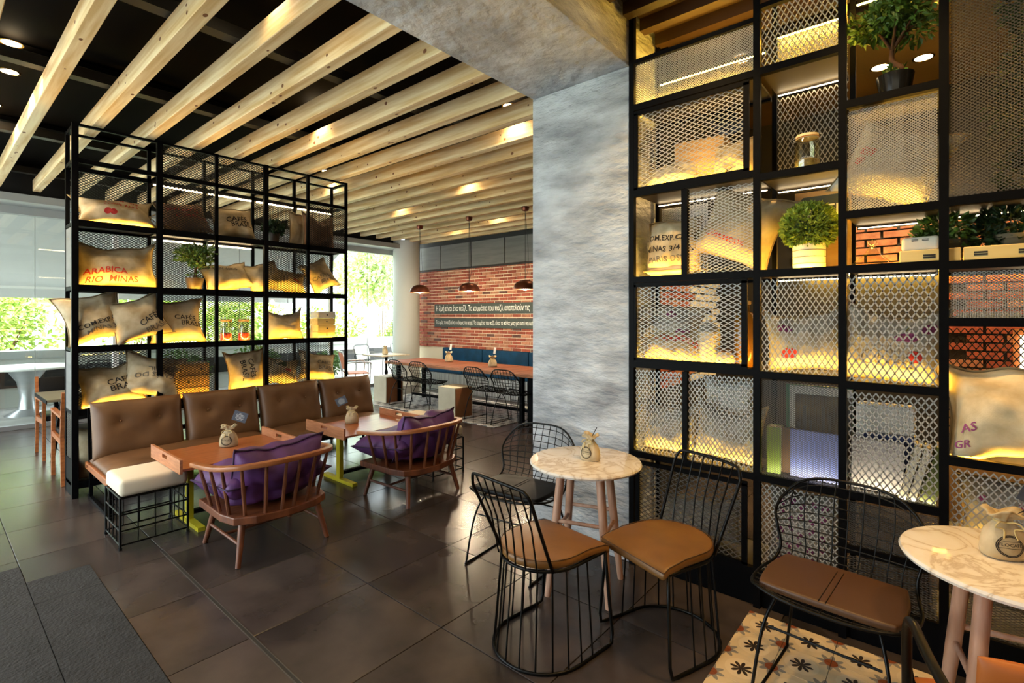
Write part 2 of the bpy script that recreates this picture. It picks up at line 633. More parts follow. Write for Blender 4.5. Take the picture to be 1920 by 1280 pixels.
def floor_tile(x0, x1, y0, y1, m='floor_tile', z=0.0):
    return MB().b2((x0 + 0.0025, y0 + 0.0025, -0.0098), (x1 - 0.0025, y1 - 0.0025, z)).build('tile', m, floor)


nt_ = 0
rest = MB()
for i in range(-11, 10):
    for j in range(-7, 11):
        x0, y0 = -3.23 + i * TX, 1.06 + j * TY
        cx, cy = x0 + TX / 2, y0 + TY / 2
        if x0 < -9.84 or x0 + TX > 3.2 or y0 + TY > 7.93:
            continue
        if j == -1 and x0 > -4.2:
            rest.b2((x0 + .0025, 0.7015, -0.0098), (x0 + TX - .0025, 1.0585, 0)) if not seen(cx, 0.9, 0) else floor_tile(x0, x0 + TX, 0.70, 1.06)
            continue
        if j < -1 and x0 > -4.55:
            continue
        if seen(cx, cy, 0, 60, 120):
            link('tile', tile_me, floor, (cx, cy, 0))
        else:
            rest.b2((x0 + .0025, y0 + .0025, -0.0098), (x0 + TX - .0025, y0 + TY - .0025, 0))
o = rest.build('tile_field', 'floor_tile', floor)
o['kind'] = 'stuff'
for (x0, x1, y0, y1) in [(-4.12, -3.77, .405, .70), (-3.77, -2.4, .405, .70), (-2.4, -1.0, .405, .70), (-1.0, 3.2, .405, .7), (-4.41, -2.2, -.25, .405), (-2.2, 3.2, -.25, .405), (-4.41, 3.2, -2.9, -.25)]:
    MB().b2((x0 + .002, y0 + .002, -0.0098), (x1 - .002, y1 - .002, 0.004)).build('stone_slab', 'stone_slab', floor)
floor_tile(-4.53, -4.41, -2.9, .405)
for yy in (1.049, 1.067):
    MB().b2((-4.0, yy - .002, -0.002), (2.6, yy + .002, 0.002)).build('metal_strip', 'metal_strip', floor)
MB().b2((-4.0, 1.051, -0.004), (2.6, 1.065, 0.0008)).build('channel', 'dark_paint', floor)
pt = MB().b2((-.099, -.099, -.0), (.099, .099, .005)).mesh('pattern_tile', 'pattern_warm', bevel=0.0008, seg=1)
for i in range(11):
    for j in range(8):
        x, y = -.68 + .2 * i, 2.78 - .2 * j
        link('patterned_tile', pt, floor, (x, y, 0))
pg = MB().b2((-.099, -.099, -.0), (.099, .099, .005)).mesh('pattern_tile_grey', 'pattern_grey')
for i in range(17):
    for j in range(8):
        x, y = -8.1 + .2 * i, 5.35 + .2 * j
        link('patterned_tile', pg, floor, (x, y, 0))

# ---------------------------------------------------------------- ceiling with wooden beams
ceil = MB().b2((-9.9, -2.5, 3.62), (-1.5, 7.95, 3.75)).build('ceiling', 'ceiling_black')
props(ceil, 'black ceiling with pale wooden beams hung below it', 'ceiling', kind='structure')
for x in (-3.6, -5.1, -7.1, -9.0):
    MB().b2((x - .05, -2.5, 3.42), (x + .05, 7.9, 3.50)).build('steel_joist', 'duct', ceil)
for x0, x1 in ((-7.0, -5.2), (-9.6, -7.2)):
    MB().b2((x0, -2.4, 3.56), (x1, 7.8, 3.6)).build('ceiling_panel', 'ceiling_black', ceil)
random.seed(4)
beam_long = MB().b2((-9.33, -.042, 0), (-2.315, .042, .15)).mesh('beam', 'pine', bevel=0.004, seg=1)
beam_far = MB().b2((-9.33, -.042, 0), (-1.9, .042, .15)).mesh('beam_far', 'pine', bevel=0.004, seg=1)
for k in range(20):
    y = 0.254 + .387 * k
    me = beam_long if y < 3.35 else beam_far
    b = link('wooden_beam', me, ceil, (0, y, 3.26))
    kn = MB()
    for q in range(16):
        x = random.uniform(-8.8, -2.5)
        rr = random.uniform(.007, .016)
        if random.random() < .5:
            yy = random.uniform(-.022, .022)
            kn.add([(x + rr * 1.5 * math.cos(a * math.pi / 4), yy + rr * .8 * math.sin(a * math.pi / 4), -.0008) for a in range(8)], [tuple(range(8))])
        else:
            zz = random.uniform(.03, .11)
            kn.add([(x + rr * 1.3 * math.cos(a * math.pi / 4), -.0428, zz + rr * math.sin(a * math.pi / 4)) for a in range(8)], [tuple(range(8))])
    kn.build('knots', 'knot', b, recalc=False)['kind'] = 'stuff'
rc = MB().b2((-1.5, -2.5, 3.52), (3.2, 6.1, 3.75)).build('ceiling_side', 'ceiling_brown')
props(rc, 'brown ceiling above and behind the wall of steel shelving', 'ceiling', kind='structure')
for k in range(9):
    y = 1.9 + .23 * k
    MB().b2((-1.5, y, 3.44), (3.2, y + .07, 3.52)).build('ceiling_slat', 'ceiling_brown', rc)


def downlight(x, y, z, label, power, col=(1, .74, .42), r=.055, spot=True):
    e = empty('downlight', (x, y, z), label=label, cat='downlight', group='recessed downlights in the ceiling')
    MB().lathe([(r * 1.25, -.004), (r * 1.25, 0.0), (r, 0.0), (r, -.004)], 20, cap=False).build('trim_ring', 'gold', e, recalc=False)
    MB().lathe([(r, -.003), (r, -.0025)], 20).build('lens', 'lamp_glow', e)
    if power:
        l = bpy.data.lights.new('downlight_lamp', 'SPOT')
        l.energy = power
        l.color = col
        l.spot_size = R(110)
        l.spot_blend = .7
        l.shadow_soft_size = .05
        lo = bpy.data.objects.new('lamp', l)
        COL.objects.link(lo)
        lo.parent = e
        lo.location = (0, 0, -.02)


CZ = 3.56
for (x, y, lab, p) in [(-4.05, .17, 'round downlight nearest the top left corner of the photo', 50),
                       (-5.14, .43, 'round downlight just left of the leftmost full beam, second from the photo top', 50),
                       (-5.75, .47, 'round downlight left of the beams, third from the photo top', 50),
                       (-6.75, .44, 'round downlight at the left photo edge, upper of the lowest pair', 50),
                       (-7.05, .42, 'round downlight at the left photo edge, lowest of all', 0)]:
    downlight(x, y, CZ, lab, p)
downlight(-.10, 4.885, 3.52, 'round downlight behind the bonsai tree, on its right', 60)
downlight(-.36, 4.86, 3.52, 'round downlight behind the pot of the bonsai tree, on its left', 60)
FILL_DL = [(-3.0, 1.36, 'nearest the concrete beam'), (-4.6, 2.48, 'above the tray tables'), (-6.4, 3.6, 'beyond the right end of the steel shelf'), (-3.1, 3.6, 'beside the concrete column'),
      (-4.9, 4.72, 'in front of the long table'), (-6.9, 5.1, 'above the left wire chairs'), (-6.1, 6.6, 'behind the middle pendant lamp'), (-7.6, 6.95, 'behind the leftmost pendant lamp'), (-4.6, 6.6, 'behind the rightmost pendant lamp')]
for (x, y, w) in FILL_DL:
    downlight(x, y, 3.56, 'small added fill downlight tucked between the beams ' + w, 17)  # lamps added in a grid to spread warm light over lounge and table

for (x, y, lab) in [(-1.1, 2.45, 'warm downlight above the barrel chairs'), (-.25, 2.45, 'unseen warm downlight added above the wire chair with the brown pad'), (.75, 2.45, 'unseen warm downlight added above the table at the right photo edge'),
                    (-1.1, 3.85, 'warm downlight added as backlight in the bar room behind the column end of the shelving'), (.8, 3.9, 'warm downlight added as backlight in the bar room behind the right end of the shelving'), (.2, .2, 'unseen warm fill downlight added straight above the camera')]:
    downlight(x, y, 3.435, lab, 34 if y < 3 else 48, (1, .60, .2))  # unseen lamps; the first lights the beam side, the rest added for warm fill

# ---------------------------------------------------------------- column and concrete beam
colm = MB().b2((-2.31, 2.95, 0), (-1.525, 3.4, 3.185)).build('concrete_column', 'concrete', bevel=0.006)
props(colm, 'pale grey trowelled concrete column beside the steel shelving', 'column', kind='thing')
cb = MB().b2((-2.31, -1.5, 3.186), (-1.525, 3.4, 3.62)).build('concrete_beam', 'concrete', bevel=0.006)
props(cb, 'grey trowelled concrete beam overhead resting on the column', 'beam', kind='thing')

# ---------------------------------------------------------------- brick wall with panels
WY = 7.8
wb = MB().b2((-9.9, WY + .012, 0), (-1.8, WY + .2, 3.6)).build('wall_back', 'plaster_cream')
props(wb, 'far wall of red brick above a cream plaster base', 'wall', kind='structure')
MB().b2((-9.75, WY + .004, .855), (-1.9, WY + .02, 2.615)).build('mortar_bed', 'mortar', wb)
random.seed(11)
BL, BH, J = .217, .0545, .0145
JV = .022
bm_ = {}
for k in ('brick_red', 'brick_pale', 'brick_dark'):
    bm_[k] = MB().b2((-BL / 2, -.016, -BH / 2), (BL / 2, .01, BH / 2)).mesh(k, k, bevel=.003, seg=1)
half = MB().b2((-BL / 4 + .003, -.016, -BH / 2), (BL / 4 - .003, .01, BH / 2)).mesh('brick_half', 'brick_red', bevel=.003, seg=1)
cand = []
for r in range(26):
    z = .868 + BH / 2 + r * (BH + J)
    off = (BL + JV) / 2 * (r % 2)
    for c in range(33):
        x = -9.62 + off + c * (BL + JV)
        if x > -2.0:
            continue
        u = random.random()
        cand.append((x, z, 'brick_dark' if u < .07 else ('brick_pale' if u < .3 else 'brick_red')))
vis = [c for c in cand if c[0] < -5.95]
vis.sort(key=lambda c: -c[0])
hid = {k: MB() for k in bm_}
for i, (x, z, k) in enumerate(vis[:300]):
    link('brick', bm_[k], wb, (x, WY + random.uniform(-.002, .003), z))
for (x, z, k) in vis[300:] + [c for c in cand if c[0] >= -5.95]:
    hid[k].b2((x - BL / 2, WY - .016, z - BH / 2), (x + BL / 2, WY + .01, z + BH / 2))
for k in hid:
    hid[k].build('brick_field', k, wb)['kind'] = 'stuff'
for k in range(7):
    x0 = -9.75 + .98 * k
    MB().b2((x0 + .012, WY - .03, 2.66), (x0 + .968, WY + .012, 3.19)).build('wall_panel', 'panel_grey', wb, bevel=.003)
MB().b2((-9.75, WY - .02, 2.615), (-1.9, WY + .012, 2.645)).build('ledge', 'dark_paint', wb)
MB().b2((-9.75, WY - .01, 2.645), (-1.9, WY + .012, 3.6)).build('panel_backing', 'dark_paint', wb)
MB().lathe([(.30, 0), (.30, 3.3)], 40).build('trim_1', 'plaster_white', smooth=True, loc=(-9.42, 7.30, 0))
props(bpy.data.objects['trim_1'], 'round white plastered corner pillar between window and brick wall', 'pillar', kind='structure')

# bar room behind the shelving
wp = MB().b2((-1.9, 3.41, 0), (-1.8, 7.8, 3.6)).build('wall_partition', 'dark_paint')
props(wp, 'dark partition wall behind the concrete column', 'wall', kind='structure')
wr = MB().b2((-1.8, 5.6, 0), (3.2, 5.75, 3.52)).build('wall_bar', 'dark_paint')
props(wr, 'dark wall of the bar room seen through the shelving', 'wall', kind='structure')
f1 = {'brick_red': MB(), 'brick_pale': MB(), 'brick_white': MB()}
for r in range(24):
    z = .5 + r * (BH + J)
    for c in range(12):
        x = .15 + (BL + JV) / 2 * (r % 2) + c * (BL + JV)
        k = random.choice(['brick_red', 'brick_red', 'brick_pale'])
        f1[k].b2((x - BL / 2, 5.568, z - BH / 2), (x + BL / 2, 5.6, z + BH / 2))
for r in range(6):
    for c in range(9):
        x = -1.0 + (BL + JV) / 2 * (r % 2) + c * (BL + JV)
        f1['brick_pale'].b2((x - BL / 2, 5.568, 2.0 + r * .069), (x + BL / 2, 5.6, 2.0545 + r * .069))
led_wall = MB().b2((-1.0, 5.53, 1.955), (1.0, 5.545, 1.97)).build('led_strip', 'led', wr)
for k in ('brick_red', 'brick_pale'):
    f1[k].build('brick_field', k, wr)['kind'] = 'stuff'
f2 = {'brick_red': MB(), 'brick_pale': MB(), 'brick_white': MB()}
for r in range(14):
    z = 1.0 + r * (BH + J)
    for c in range(8):
        y = 3.82 + (BL + JV) / 2 * (r % 2) + c * (BL + JV)
        if y > 5.45:
            continue
        k = 'brick_white' if y > 4.75 else random.choice(['brick_red', 'brick_red', 'brick_pale'])
        f2[k].b2((-1.8, y - BL / 2, z - BH / 2), (-1.78, y + BL / 2, z + BH / 2))
for k in f2:
    f2[k].build('brick_field', k, wp)['kind'] = 'stuff'
wrr = MB().b2((3.2, 2.95, 0), (3.3, 5.75, 3.52)).build('wall_right', 'dark_paint')
props(wrr, 'dark end wall of the bar room', 'wall', kind='structure')

# ---------------------------------------------------------------- window wall
GX = -9.8
wf = empty('window_1', (GX, 0, 0), label='tall frameless glass window wall along the terrace', cat='window', kind='structure')
joints = [-2.6, -1.68, -.77, .15, 1.06, 1.975, 2.89, 3.8, 4.7, 5.6, 6.5, 7.2]
for a, b in zip(joints[:-1], joints[1:]):
    MB().b2((-.005, a + .004, .06), (.005, b - .004, 3.0)).build('pane', 'window_glass', wf)
for j in joints:
    w = .075 if abs(j - 1.975) < .01 or abs(j - 5.6) < .01 else .008
    MB().b2((-w / 2, j - w / 2, .04), (w / 2, j + w / 2, 3.0)).build('mullion', 'white_paint' if w > .05 else 'frame_grey', wf)
MB().b2((-.06, -2.7, 2.99), (.06, 7.25, 3.2)).build('head_rail', 'frame_grey', wf)
MB().b2((-.05, -2.7, 0.0), (.05, 7.25, .06)).build('sill_rail', 'alu', wf)
MB().b2((-.05, -2.7, 3.2), (.1, 7.25, 3.62)).build('bulkhead', 'dark_paint', wf)
MB().b2((.06, -2.7, 3.1), (.5, 7.25, 3.2)).build('blind_box', 'frame_grey', wf)

# unseen walls behind the camera, added to limit fill; glazed left for side light
wfr = MB().b2((-2.36, -3.1, 0), (3.3, -3.0, 3.62)).build('wall_front_added', 'plaster_cream')
props(wfr, 'unseen cream wall behind the camera, added to cut fill light', 'wall', kind='structure')
wsd = MB().b2((3.2, -3.0, 0), (3.3, 2.94, 3.52)).build('wall_side_added', 'dark_paint')
props(wsd, 'unseen dark side wall right of the camera, added to cut fill light', 'wall', kind='structure')
w2 = empty('window_2', (0, -3.05, 0), label='unseen glass window wall behind the camera, sized for the side light it lets in', cat='window', kind='structure')  # unseen opening, its width set to bring side light onto the column
for k in range(7):
    MB().b2((-9.8 + 1.06 * k + .01, -.005, .06), (-9.8 + 1.06 * (k + 1) - .01, .005, 3.0)).build('pane', 'window_glass', w2)
    MB().b2((-9.8 + 1.06 * k - .02, -.02, 0), (-9.8 + 1.06 * k + .02, .02, 3.0)).build('mullion', 'frame_grey', w2)
MB().b2((-9.85, -.05, 3.0), (-2.36, .05, 3.62)).build('head_rail', 'frame_grey', w2)

# ---------------------------------------------------------------- terrace outside
tf = MB().b2((-17.0, -6, -.16), (-9.86, 14, -.06)).build('terrace_floor', 'terrace')
props(tf, 'pale paved terrace outside the window', 'terrace', kind='structure')
for i in range(7):
    for j in range(22):
        MB().b2((-9.95 - .6 * i - .59, -3 + .6 * j, -.06), (-9.95 - .6 * i, -3 + .6 * j + .59, -.05)).build('paver', 'terrace', tf)
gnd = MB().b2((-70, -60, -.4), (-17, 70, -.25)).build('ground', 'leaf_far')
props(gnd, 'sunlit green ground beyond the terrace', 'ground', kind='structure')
aw = empty('awning', (-9.95, 0, 0), label='pale grey fabric awning sloping down over the terrace', cat='awning')
awm = MB()
n = 24
vs, fs = [], []
for i in range(n + 1):
    t = i / n
    x, z = -2.35 * t, 3.12 - 1.02 * t - .06 * math.sin(math.pi * t)
    for yy in (-3.0, 6.1):
        vs.append((x, yy, z))
        vs.append((x, yy, z + .012))
for i in range(n):
    a = 4 * i
    fs += [(a, a + 4, a + 6, a + 2), (a + 1, a + 3, a + 7, a + 5), (a, a + 1, a + 5, a + 4), (a + 2, a + 6, a + 7, a + 3)]
awm.add(vs, fs).build('canopy', 'awning', aw, smooth=True)
MB().b2((-2.42, -3.0, 2.06), (-2.34, 6.1, 2.13)).build('front_bar', 'white_paint', aw)
MB().b2((-2.39, -3.0, 1.9), (-2.38, 6.1, 2.07)).build('valance', 'awning', aw)
for yy in (-.6, 2.4, 5.4):
    MB().bar((0, yy, 2.75), (-2.36, yy, 2.09), .04, .04).build('arm', 'white_paint', aw)


def foliage(mb, c, rad, n, ls, seed, hollow=.45, flat=0.0):
    rn = random.Random(seed)
    vs, fs = [], []
    for i in range(n):
        while True:
            p = Vector((rn.uniform(-1, 1), rn.uniform(-1, 1), rn.uniform(-1, 1)))
            if hollow < p.length < 1:
                break
        out = p.normalized()
        pos = Vector((c[0] + p.x * rad[0], c[1] + p.y * rad[1], c[2] + p.z * rad[2]))
        d = (out + Vector((rn.gauss(0, .6), rn.gauss(0, .6), rn.gauss(0, .6) + flat))).normalized()
        s = d.cross(Vector((rn.gauss(0, 1), rn.gauss(0, 1), rn.gauss(0, 1))))
        if s.length < .05:
            s = d.orthogonal()
        s.normalize()
        nn = s.cross(d)
        L = ls * rn.uniform(.7, 1.25)
        w = L * .27
        k = len(vs)
        vs += [pos, pos + d * L * .5 + s * w + nn * L * .08, pos + d * L, pos + d * L * .5 - s * w + nn * L * .08, pos + d * L * .5 - nn * L * .03]
        fs += [(k, k + 1, k + 4), (k + 1, k + 2, k + 4), (k + 2, k + 3, k + 4), (k + 3, k, k + 4)]
    mb.add(vs, fs)
    return mb


def shrub(name, loc, rad, n, ls, m, label, group=None, seed=0, lumps=4, zc=None, cat='shrub'):
    e = empty(name, loc, label=label, cat=cat, group=group)
    rn = random.Random(seed + 77)
    mb = MB()
    zc = zc if zc is not None else rad[2]
    for k in range(lumps):
        c = (rn.uniform(-.5, .5) * rad[0], rn.uniform(-.5, .5) * rad[1], zc + rn.uniform(-.45, .45) * rad[2])
        foliage(mb, c, [r * .68 for r in rad], n // lumps, ls, seed * 10 + k, .3)
    fo = mb.build('foliage', m, e, recalc=False)
    fo['kind'] = 'stuff'
    st = MB()
    for k in range(4):
        a = k * 1.7 + seed
        st.tube([(0.03 * math.cos(a), .03 * math.sin(a), 0), (.1 * rad[0] * math.cos(a), .1 * rad[1] * math.sin(a), zc * .5), (.4 * rad[0] * math.cos(a), .4 * rad[1] * math.sin(a), zc)], [.03, .02, .008], 6)
    st.build('stems', 'bark', e, smooth=True)
    return e


pl = empty('planter_wall', (-12.7, 0, -.05), label='long low grey planter wall edging the terrace', cat='planter')
MB().b2((-.25, -5, 0), (.15, 13, .86)).build('body', 'plaster_white', pl)
MB().b2((-.3, -5, .86), (.2, 13, 1.0)).build('coping', 'frame_grey', pl)
MB().b2((.15, -5, .35), (.19, 13, .7)).build('dark_band', 'duct', pl)
shr = [(-14.2, -1.2, 'bushy hedge plant behind the planter at the left photo edge'), (-14.2, 1.0, 'bushy hedge plant behind the planter left of the steel shelf'),
       (-14.3, 3.3, 'bushy hedge plant seen through the left half of the free standing shelf'), (-14.2, 5.6, 'bushy hedge plant seen through the middle of the free standing shelf'),
       (-14.6, 8.0, 'bushy hedge plant seen through the right half of the free standing shelf')]
for i, (x, y, lab) in enumerate(shr):
    shrub('hedge_shrub', (x, y, -.05), (.9, 1.25, 1.0 if i < 4 else .7), 2200, .13, 'leaf_out', lab, 'hedge along the terrace', i + 1, 5, 1.5 if i < 4 else 1.1)
low = [(-12.0, .1, 'low dark green plant in front of the planter left of the shelf'), (-12.0, -1.6, 'low dark green plant in front of the planter at the left photo edge'),
       (-12.0, 3.5, 'low dark green plant in front of the planter behind the leaning sacks'), (-12.0, 5.1, 'low dark green plant in front of the planter behind the mesh panel'),
       (-12.0, 6.7, 'low dark green plant in front of the planter behind the rotated lettering sack')]
for i, (x, y, lab) in enumerate(low):
    shrub('low_plant', (x, y, -.05), (.26, .6, .42), 900, .1, 'leaf_dark' if i < 2 else 'leaf', lab, 'low plants by the planter', i + 21, 3, .5)
shrub('conifer_bush', (-13.6, 10.0, -.25), (.42, .5, .95), 2600, .09, 'leaf_lime', 'bright yellow green pointed bush outside the far window', None, 41, 6, 1.1, 'bush')
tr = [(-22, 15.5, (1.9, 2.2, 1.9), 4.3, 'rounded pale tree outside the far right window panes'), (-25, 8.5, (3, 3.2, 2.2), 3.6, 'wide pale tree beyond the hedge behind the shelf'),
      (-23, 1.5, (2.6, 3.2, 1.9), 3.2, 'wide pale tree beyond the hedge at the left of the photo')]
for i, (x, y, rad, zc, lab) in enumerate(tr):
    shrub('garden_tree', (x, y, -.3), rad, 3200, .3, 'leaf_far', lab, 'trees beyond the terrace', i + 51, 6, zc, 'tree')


# ---------------------------------------------------------------- expanded metal panels
MESHCACHE = {}


def mesh_panel(parent, p0, w, h, cw, ch, sw, m='mesh_steel', axis='x', th=.003, name='mesh_panel'):
    key = (round(w, 3), round(h, 3), cw, ch, sw, m, axis)
    if key not in MESHCACHE:
        nx = max(2, 2 * round(w / cw))
        nz = max(2, 2 * round(h / ch))
        dx, dz = w / nx, h / nz
        ii, jj = np.meshgrid(np.arange(nx), np.arange(nz), indexing='ij')
        ii, jj = ii.ravel(), jj.ravel()
        even = (ii + jj) % 2 == 0
        a = np.stack([ii * dx, np.where(even, jj, jj + 1) * dz], 1)
        b = np.stack([(ii + 1) * dx, np.where(even, jj + 1, jj) * dz], 1)
        d = b - a
        L = np.linalg.norm(d, axis=1, keepdims=True)
        nrm = np.stack([-d[:, 1], d[:, 0]], 1) / L * sw / 2
        K = len(a)
        V = np.zeros((K, 8, 3))
        for q, (base, s, t) in enumerate([(a, -1, -1), (a, 1, -1), (a, 1, 1), (a, -1, 1), (b, -1, -1), (b, 1, -1), (b, 1, 1), (b, -1, 1)]):
            P = base + nrm * s
            if axis == 'x':
                V[:, q, 0] = P[:, 0]
                V[:, q, 1] = t * th / 2
            else:
                V[:, q, 1] = P[:, 0]
                V[:, q, 0] = t * th / 2
            V[:, q, 2] = P[:, 1]
        fq = np.array([[0, 4, 5, 1], [1, 5, 6, 2], [2, 6, 7, 3], [3, 7, 4, 0]])
        F = (np.arange(K)[:, None, None] * 8 + fq[None]).reshape(-1, 4)
        me = bpy.data.meshes.new('mesh_panel')
        me.from_pydata(V.reshape(-1, 3).tolist(), [], F.tolist())
        me.materials.append(M[m])
        MESHCACHE[key] = me
    return link(name, MESHCACHE[key], parent, p0)


# ---------------------------------------------------------------- sacks
TXT['disc'] = ([(0, 0)] + [(.5 * math.cos(k * math.pi / 6), .5 * math.sin(k * math.pi / 6)) for k in range(12)], [(0, k + 1, (k + 1) % 12 + 1) for k in range(12)])
TXT['stalk'] = ([(-.05, 0), (.05, 0), (.3, 1), (.2, 1.02)], [(0, 1, 2, 3)])
_rv, _rf = [], []
for k in range(28):
    a = 2 * math.pi * k / 28
    _rv += [(.5 * math.cos(a), .5 * math.sin(a)), (.46 * math.cos(a), .46 * math.sin(a))]
    _rf.append((2 * k, (2 * k + 2) % 56, (2 * k + 3) % 56, 2 * k + 1))
TXT['ring'] = (_rv, _rf)


class Pillow:
    def __init__(s, w, h, t, seed=0, ear=.12, heavy=.3, wr=.012, slump=0.0, puff=2.4):
        s.w, s.h, s.t, s.seed, s.ear, s.heavy, s.wr, s.slump, s.puff = w, h, t, seed, ear, heavy, wr, slump, puff

    def P(s, u, v, side, off=0.0):
        f = (max(0, 1 - abs(u) ** s.puff) ** .55) * (max(0, 1 - abs(v) ** s.puff) ** .55)
        x = s.w / 2 * u * (1 - s.ear * (1 - v * v))
        z = s.h / 2 * v * (1 - s.ear * (1 - u * u)) - s.slump * s.h * (1 - u * u) * max(0, v + .2) * .5
        q = Vector((u * 1.7 + s.seed * 3.1, v * 1.7, side * 2.0))
        n1 = noise.noise(q) * 1.6 + noise.noise(q * 2.7) * .7
        y = -side * (s.t / 2 * f * (1 - s.heavy * v) + off) + n1 * s.wr * (f * .9 + .25) * (1 if side > 0 else -1)
        z += noise.noise(Vector((u * 2.2 + s.seed, 7.7, v))) * s.wr * 1.2
        return Vector((x, y, z))


def edge_ring(nu, nv):
    r = [(i, 0) for i in range(nu)] + [(nu, j) for j in range(nv)] + [(nu - i, nv) for i in range(nu)] + [(0, nv - j) for j in range(nv)]
    return r


def sack(name, label, loc, w, h, t, rz=0, lean=0, roll=0, prints=(), seed=0, m='burlap', cat='sack', group='coffee sacks on the shelves',
         ear=.12, heavy=.3, wr=.014, slump=0.0, sink=.05, nu=22, nv=18, puff=2.4, seam='seam', seam_r=.006, ties=False):
    pw = Pillow(w, h, t, seed, ear, heavy, wr, slump, puff)
    rot = Matrix.Rotation(R(-lean), 3, 'X') @ Matrix.Rotation(R(roll), 3, 'Y')
    e = empty(name, loc, rz, label, cat, group)
    pts = {}
    for side in (1, -1):
        for i in range(nu + 1):
            for j in range(nv + 1):
                u, v = -1 + 2 * i / nu, -1 + 2 * j / nv
                pts[(side, i, j)] = rot @ pw.P(u, v, side)
    zs = sorted(p.z for p in pts.values())
    zb = zs[0] + sink * (zs[-1] - zs[0])
    ym = sum(p.y for p in pts.values()) / len(pts)

    def fin(p):
        return Vector((p.x, p.y - ym, max(p.z - zb, 0.0) if p.z - zb > 0 else 0.0))
    mb = MB()
    vs, fs, idx = [], [], {}
    for side in (1, -1):
        for i in range(nu + 1):
            for j in range(nv + 1):
                edge = i in (0, nu) or j in (0, nv)
                if edge and side == -1:
                    idx[(side, i, j)] = idx[(1, i, j)]
                    continue
                idx[(side, i, j)] = len(vs)
                vs.append(fin((pts[(1, i, j)] + pts[(-1, i, j)]) / 2 if edge else pts[(side, i, j)]))
        for i in range(nu):
            for j in range(nv):
                q = (idx[(side, i, j)], idx[(side, i + 1, j)], idx[(side, i + 1, j + 1)], idx[(side, i, j + 1)])
                fs.append(q if side == 1 else q[::-1])
    mb.add(vs, fs)
    body = mb.build('body', m, e, smooth='all', recalc=False)
    ring = [fin((pts[(1, i, j)] + pts[(-1, i, j)]) / 2) for (i, j) in edge_ring(nu, nv)]
    MB().tube([p + Vector((0, 0, seam_r * .5)) for p in ring], seam_r, 5, closed=True).build('seam', seam, e, smooth='all', recalc=False)
    if ties:
        k = MB()
        for sx in (0, nu):
            c = fin(pts[(1, sx, nv // 2)])
            s = -1 if sx == 0 else 1
            for q in range(3):
                k.tube([c, c + Vector((s * .03, -.01, .02 - .02 * q)), c + Vector((s * .05, -.015, .03 - .035 * q))], .004, 5)
        k.build('tie', 'string', e, smooth='all')
    by = {}
    for (t_, u, v, size, ink, ang) in prints:
        tv, tf = TXT[t_]
        ca, sa = math.cos(R(ang)), math.sin(R(ang))
        out = []
        for (a, b) in tv:
            x = (a * ca - b * sa) * size + u * w / 2
            z = (a * sa + b * ca) * size + v * h / 2
            uu = max(-.97, min(.97, x / (w / 2)))
            vv = max(-.97, min(.97, z / (h / 2)))
            p = rot @ pw.P(uu, vv, 1, .0035)
            p = Vector((p.x, p.y - ym, max(p.z - zb, 0.001)))
            out.append(p)
        by.setdefault(ink, MB()).add(out, tf)
    dots = {}
    for pr in prints:
        dots[pr[4]] = dots.get(pr[4], True) and pr[0] in ('disc', 'ring', 'stalk')
    for ink, mbp in by.items():
        ob = mbp.build('printed_dots' if dots[ink] else 'lettering', ink, e, recalc=False)
        if dots[ink]:
            ob['kind'] = 'stuff'
    return e


def cherry(u, v, s=.05, ink='ink_red'):
    return [('disc', u, v, s, ink, 0), ('disc', u + .16, v - .04, s, ink, 0), ('stalk', u, v + .02, s * 1.1, 'ink_olive', 0)]


# ---------------------------------------------------------------- free standing steel shelf on the left
LS = empty('steel_shelf', (-5.71, .87, 0), label='black free standing steel shelf full of sacks behind the brown sofa', cat='shelf')
LD = .34
PY = [0, .62, 1.12, 1.62, 2.11, 2.61]
LZ = [.12, .75, 1.30, 1.835, 2.40, 2.95, 3.25]
for i, y in enumerate(PY):
    w = .045 if i in (0, 1, 3) else .03
    for x in (0, -LD):
        ww = w if x == 0 else .03
        MB().b2((x - ww / 2, y - ww / 2, 0), (x + ww / 2, y + ww / 2, 3.252)).build('post', 'black_steel', LS)
for z in LZ:
    for x in (0, -LD):
        MB().b2((x - .015, 0, z - .04 if z < 3 else z - .02), (x + .015, 2.61, z + (.018 if x == 0 and z < 2.9 else 0))).build('rail', 'black_steel', LS)
    for y in PY:
        if y in (0, 2.61) or z in (2.40, 1.835):
            MB().b2((-LD, y - .012, z - .03), (0, y + .012, z)).build('cross_bar', 'black_steel', LS)
    if z < 2.9:
        for a, b in zip(PY[:-1], PY[1:]):
            MB().b2((-LD + .012, a + .014, z - .016), (-.012, b - .014, z)).build('shelf_board', 'shelf_board', LS)
MB().b2((-LD + .015, -.012, 1.84), (-.02, -.002, 2.36)).build('side_panel', 'panel_grey', LS)
MB().b2((-LD + .015, -.012, .75), (-.02, -.002, 1.26)).build('side_panel', 'panel_grey', LS)
MB().b2((-LD + .015, -.012, 0), (-.02, -.002, .32)).build('side_panel', 'black_steel', LS)
mesh_panel(LS, (-LD + .02, -.006, .32), LD - .04, .42, .02, .03, .006, 'mesh_shaded', 'x')


def lpan(bay, z0, z1, front, cw=.036, ch=.024, m='mesh_backlit', sw=.006):
    mesh_panel(LS, (-.005 if front else -LD + .02, PY[bay] + .02, z0), PY[bay + 1] - PY[bay] - .04, z1 - z0 - .045, cw, ch, sw, m, 'y')


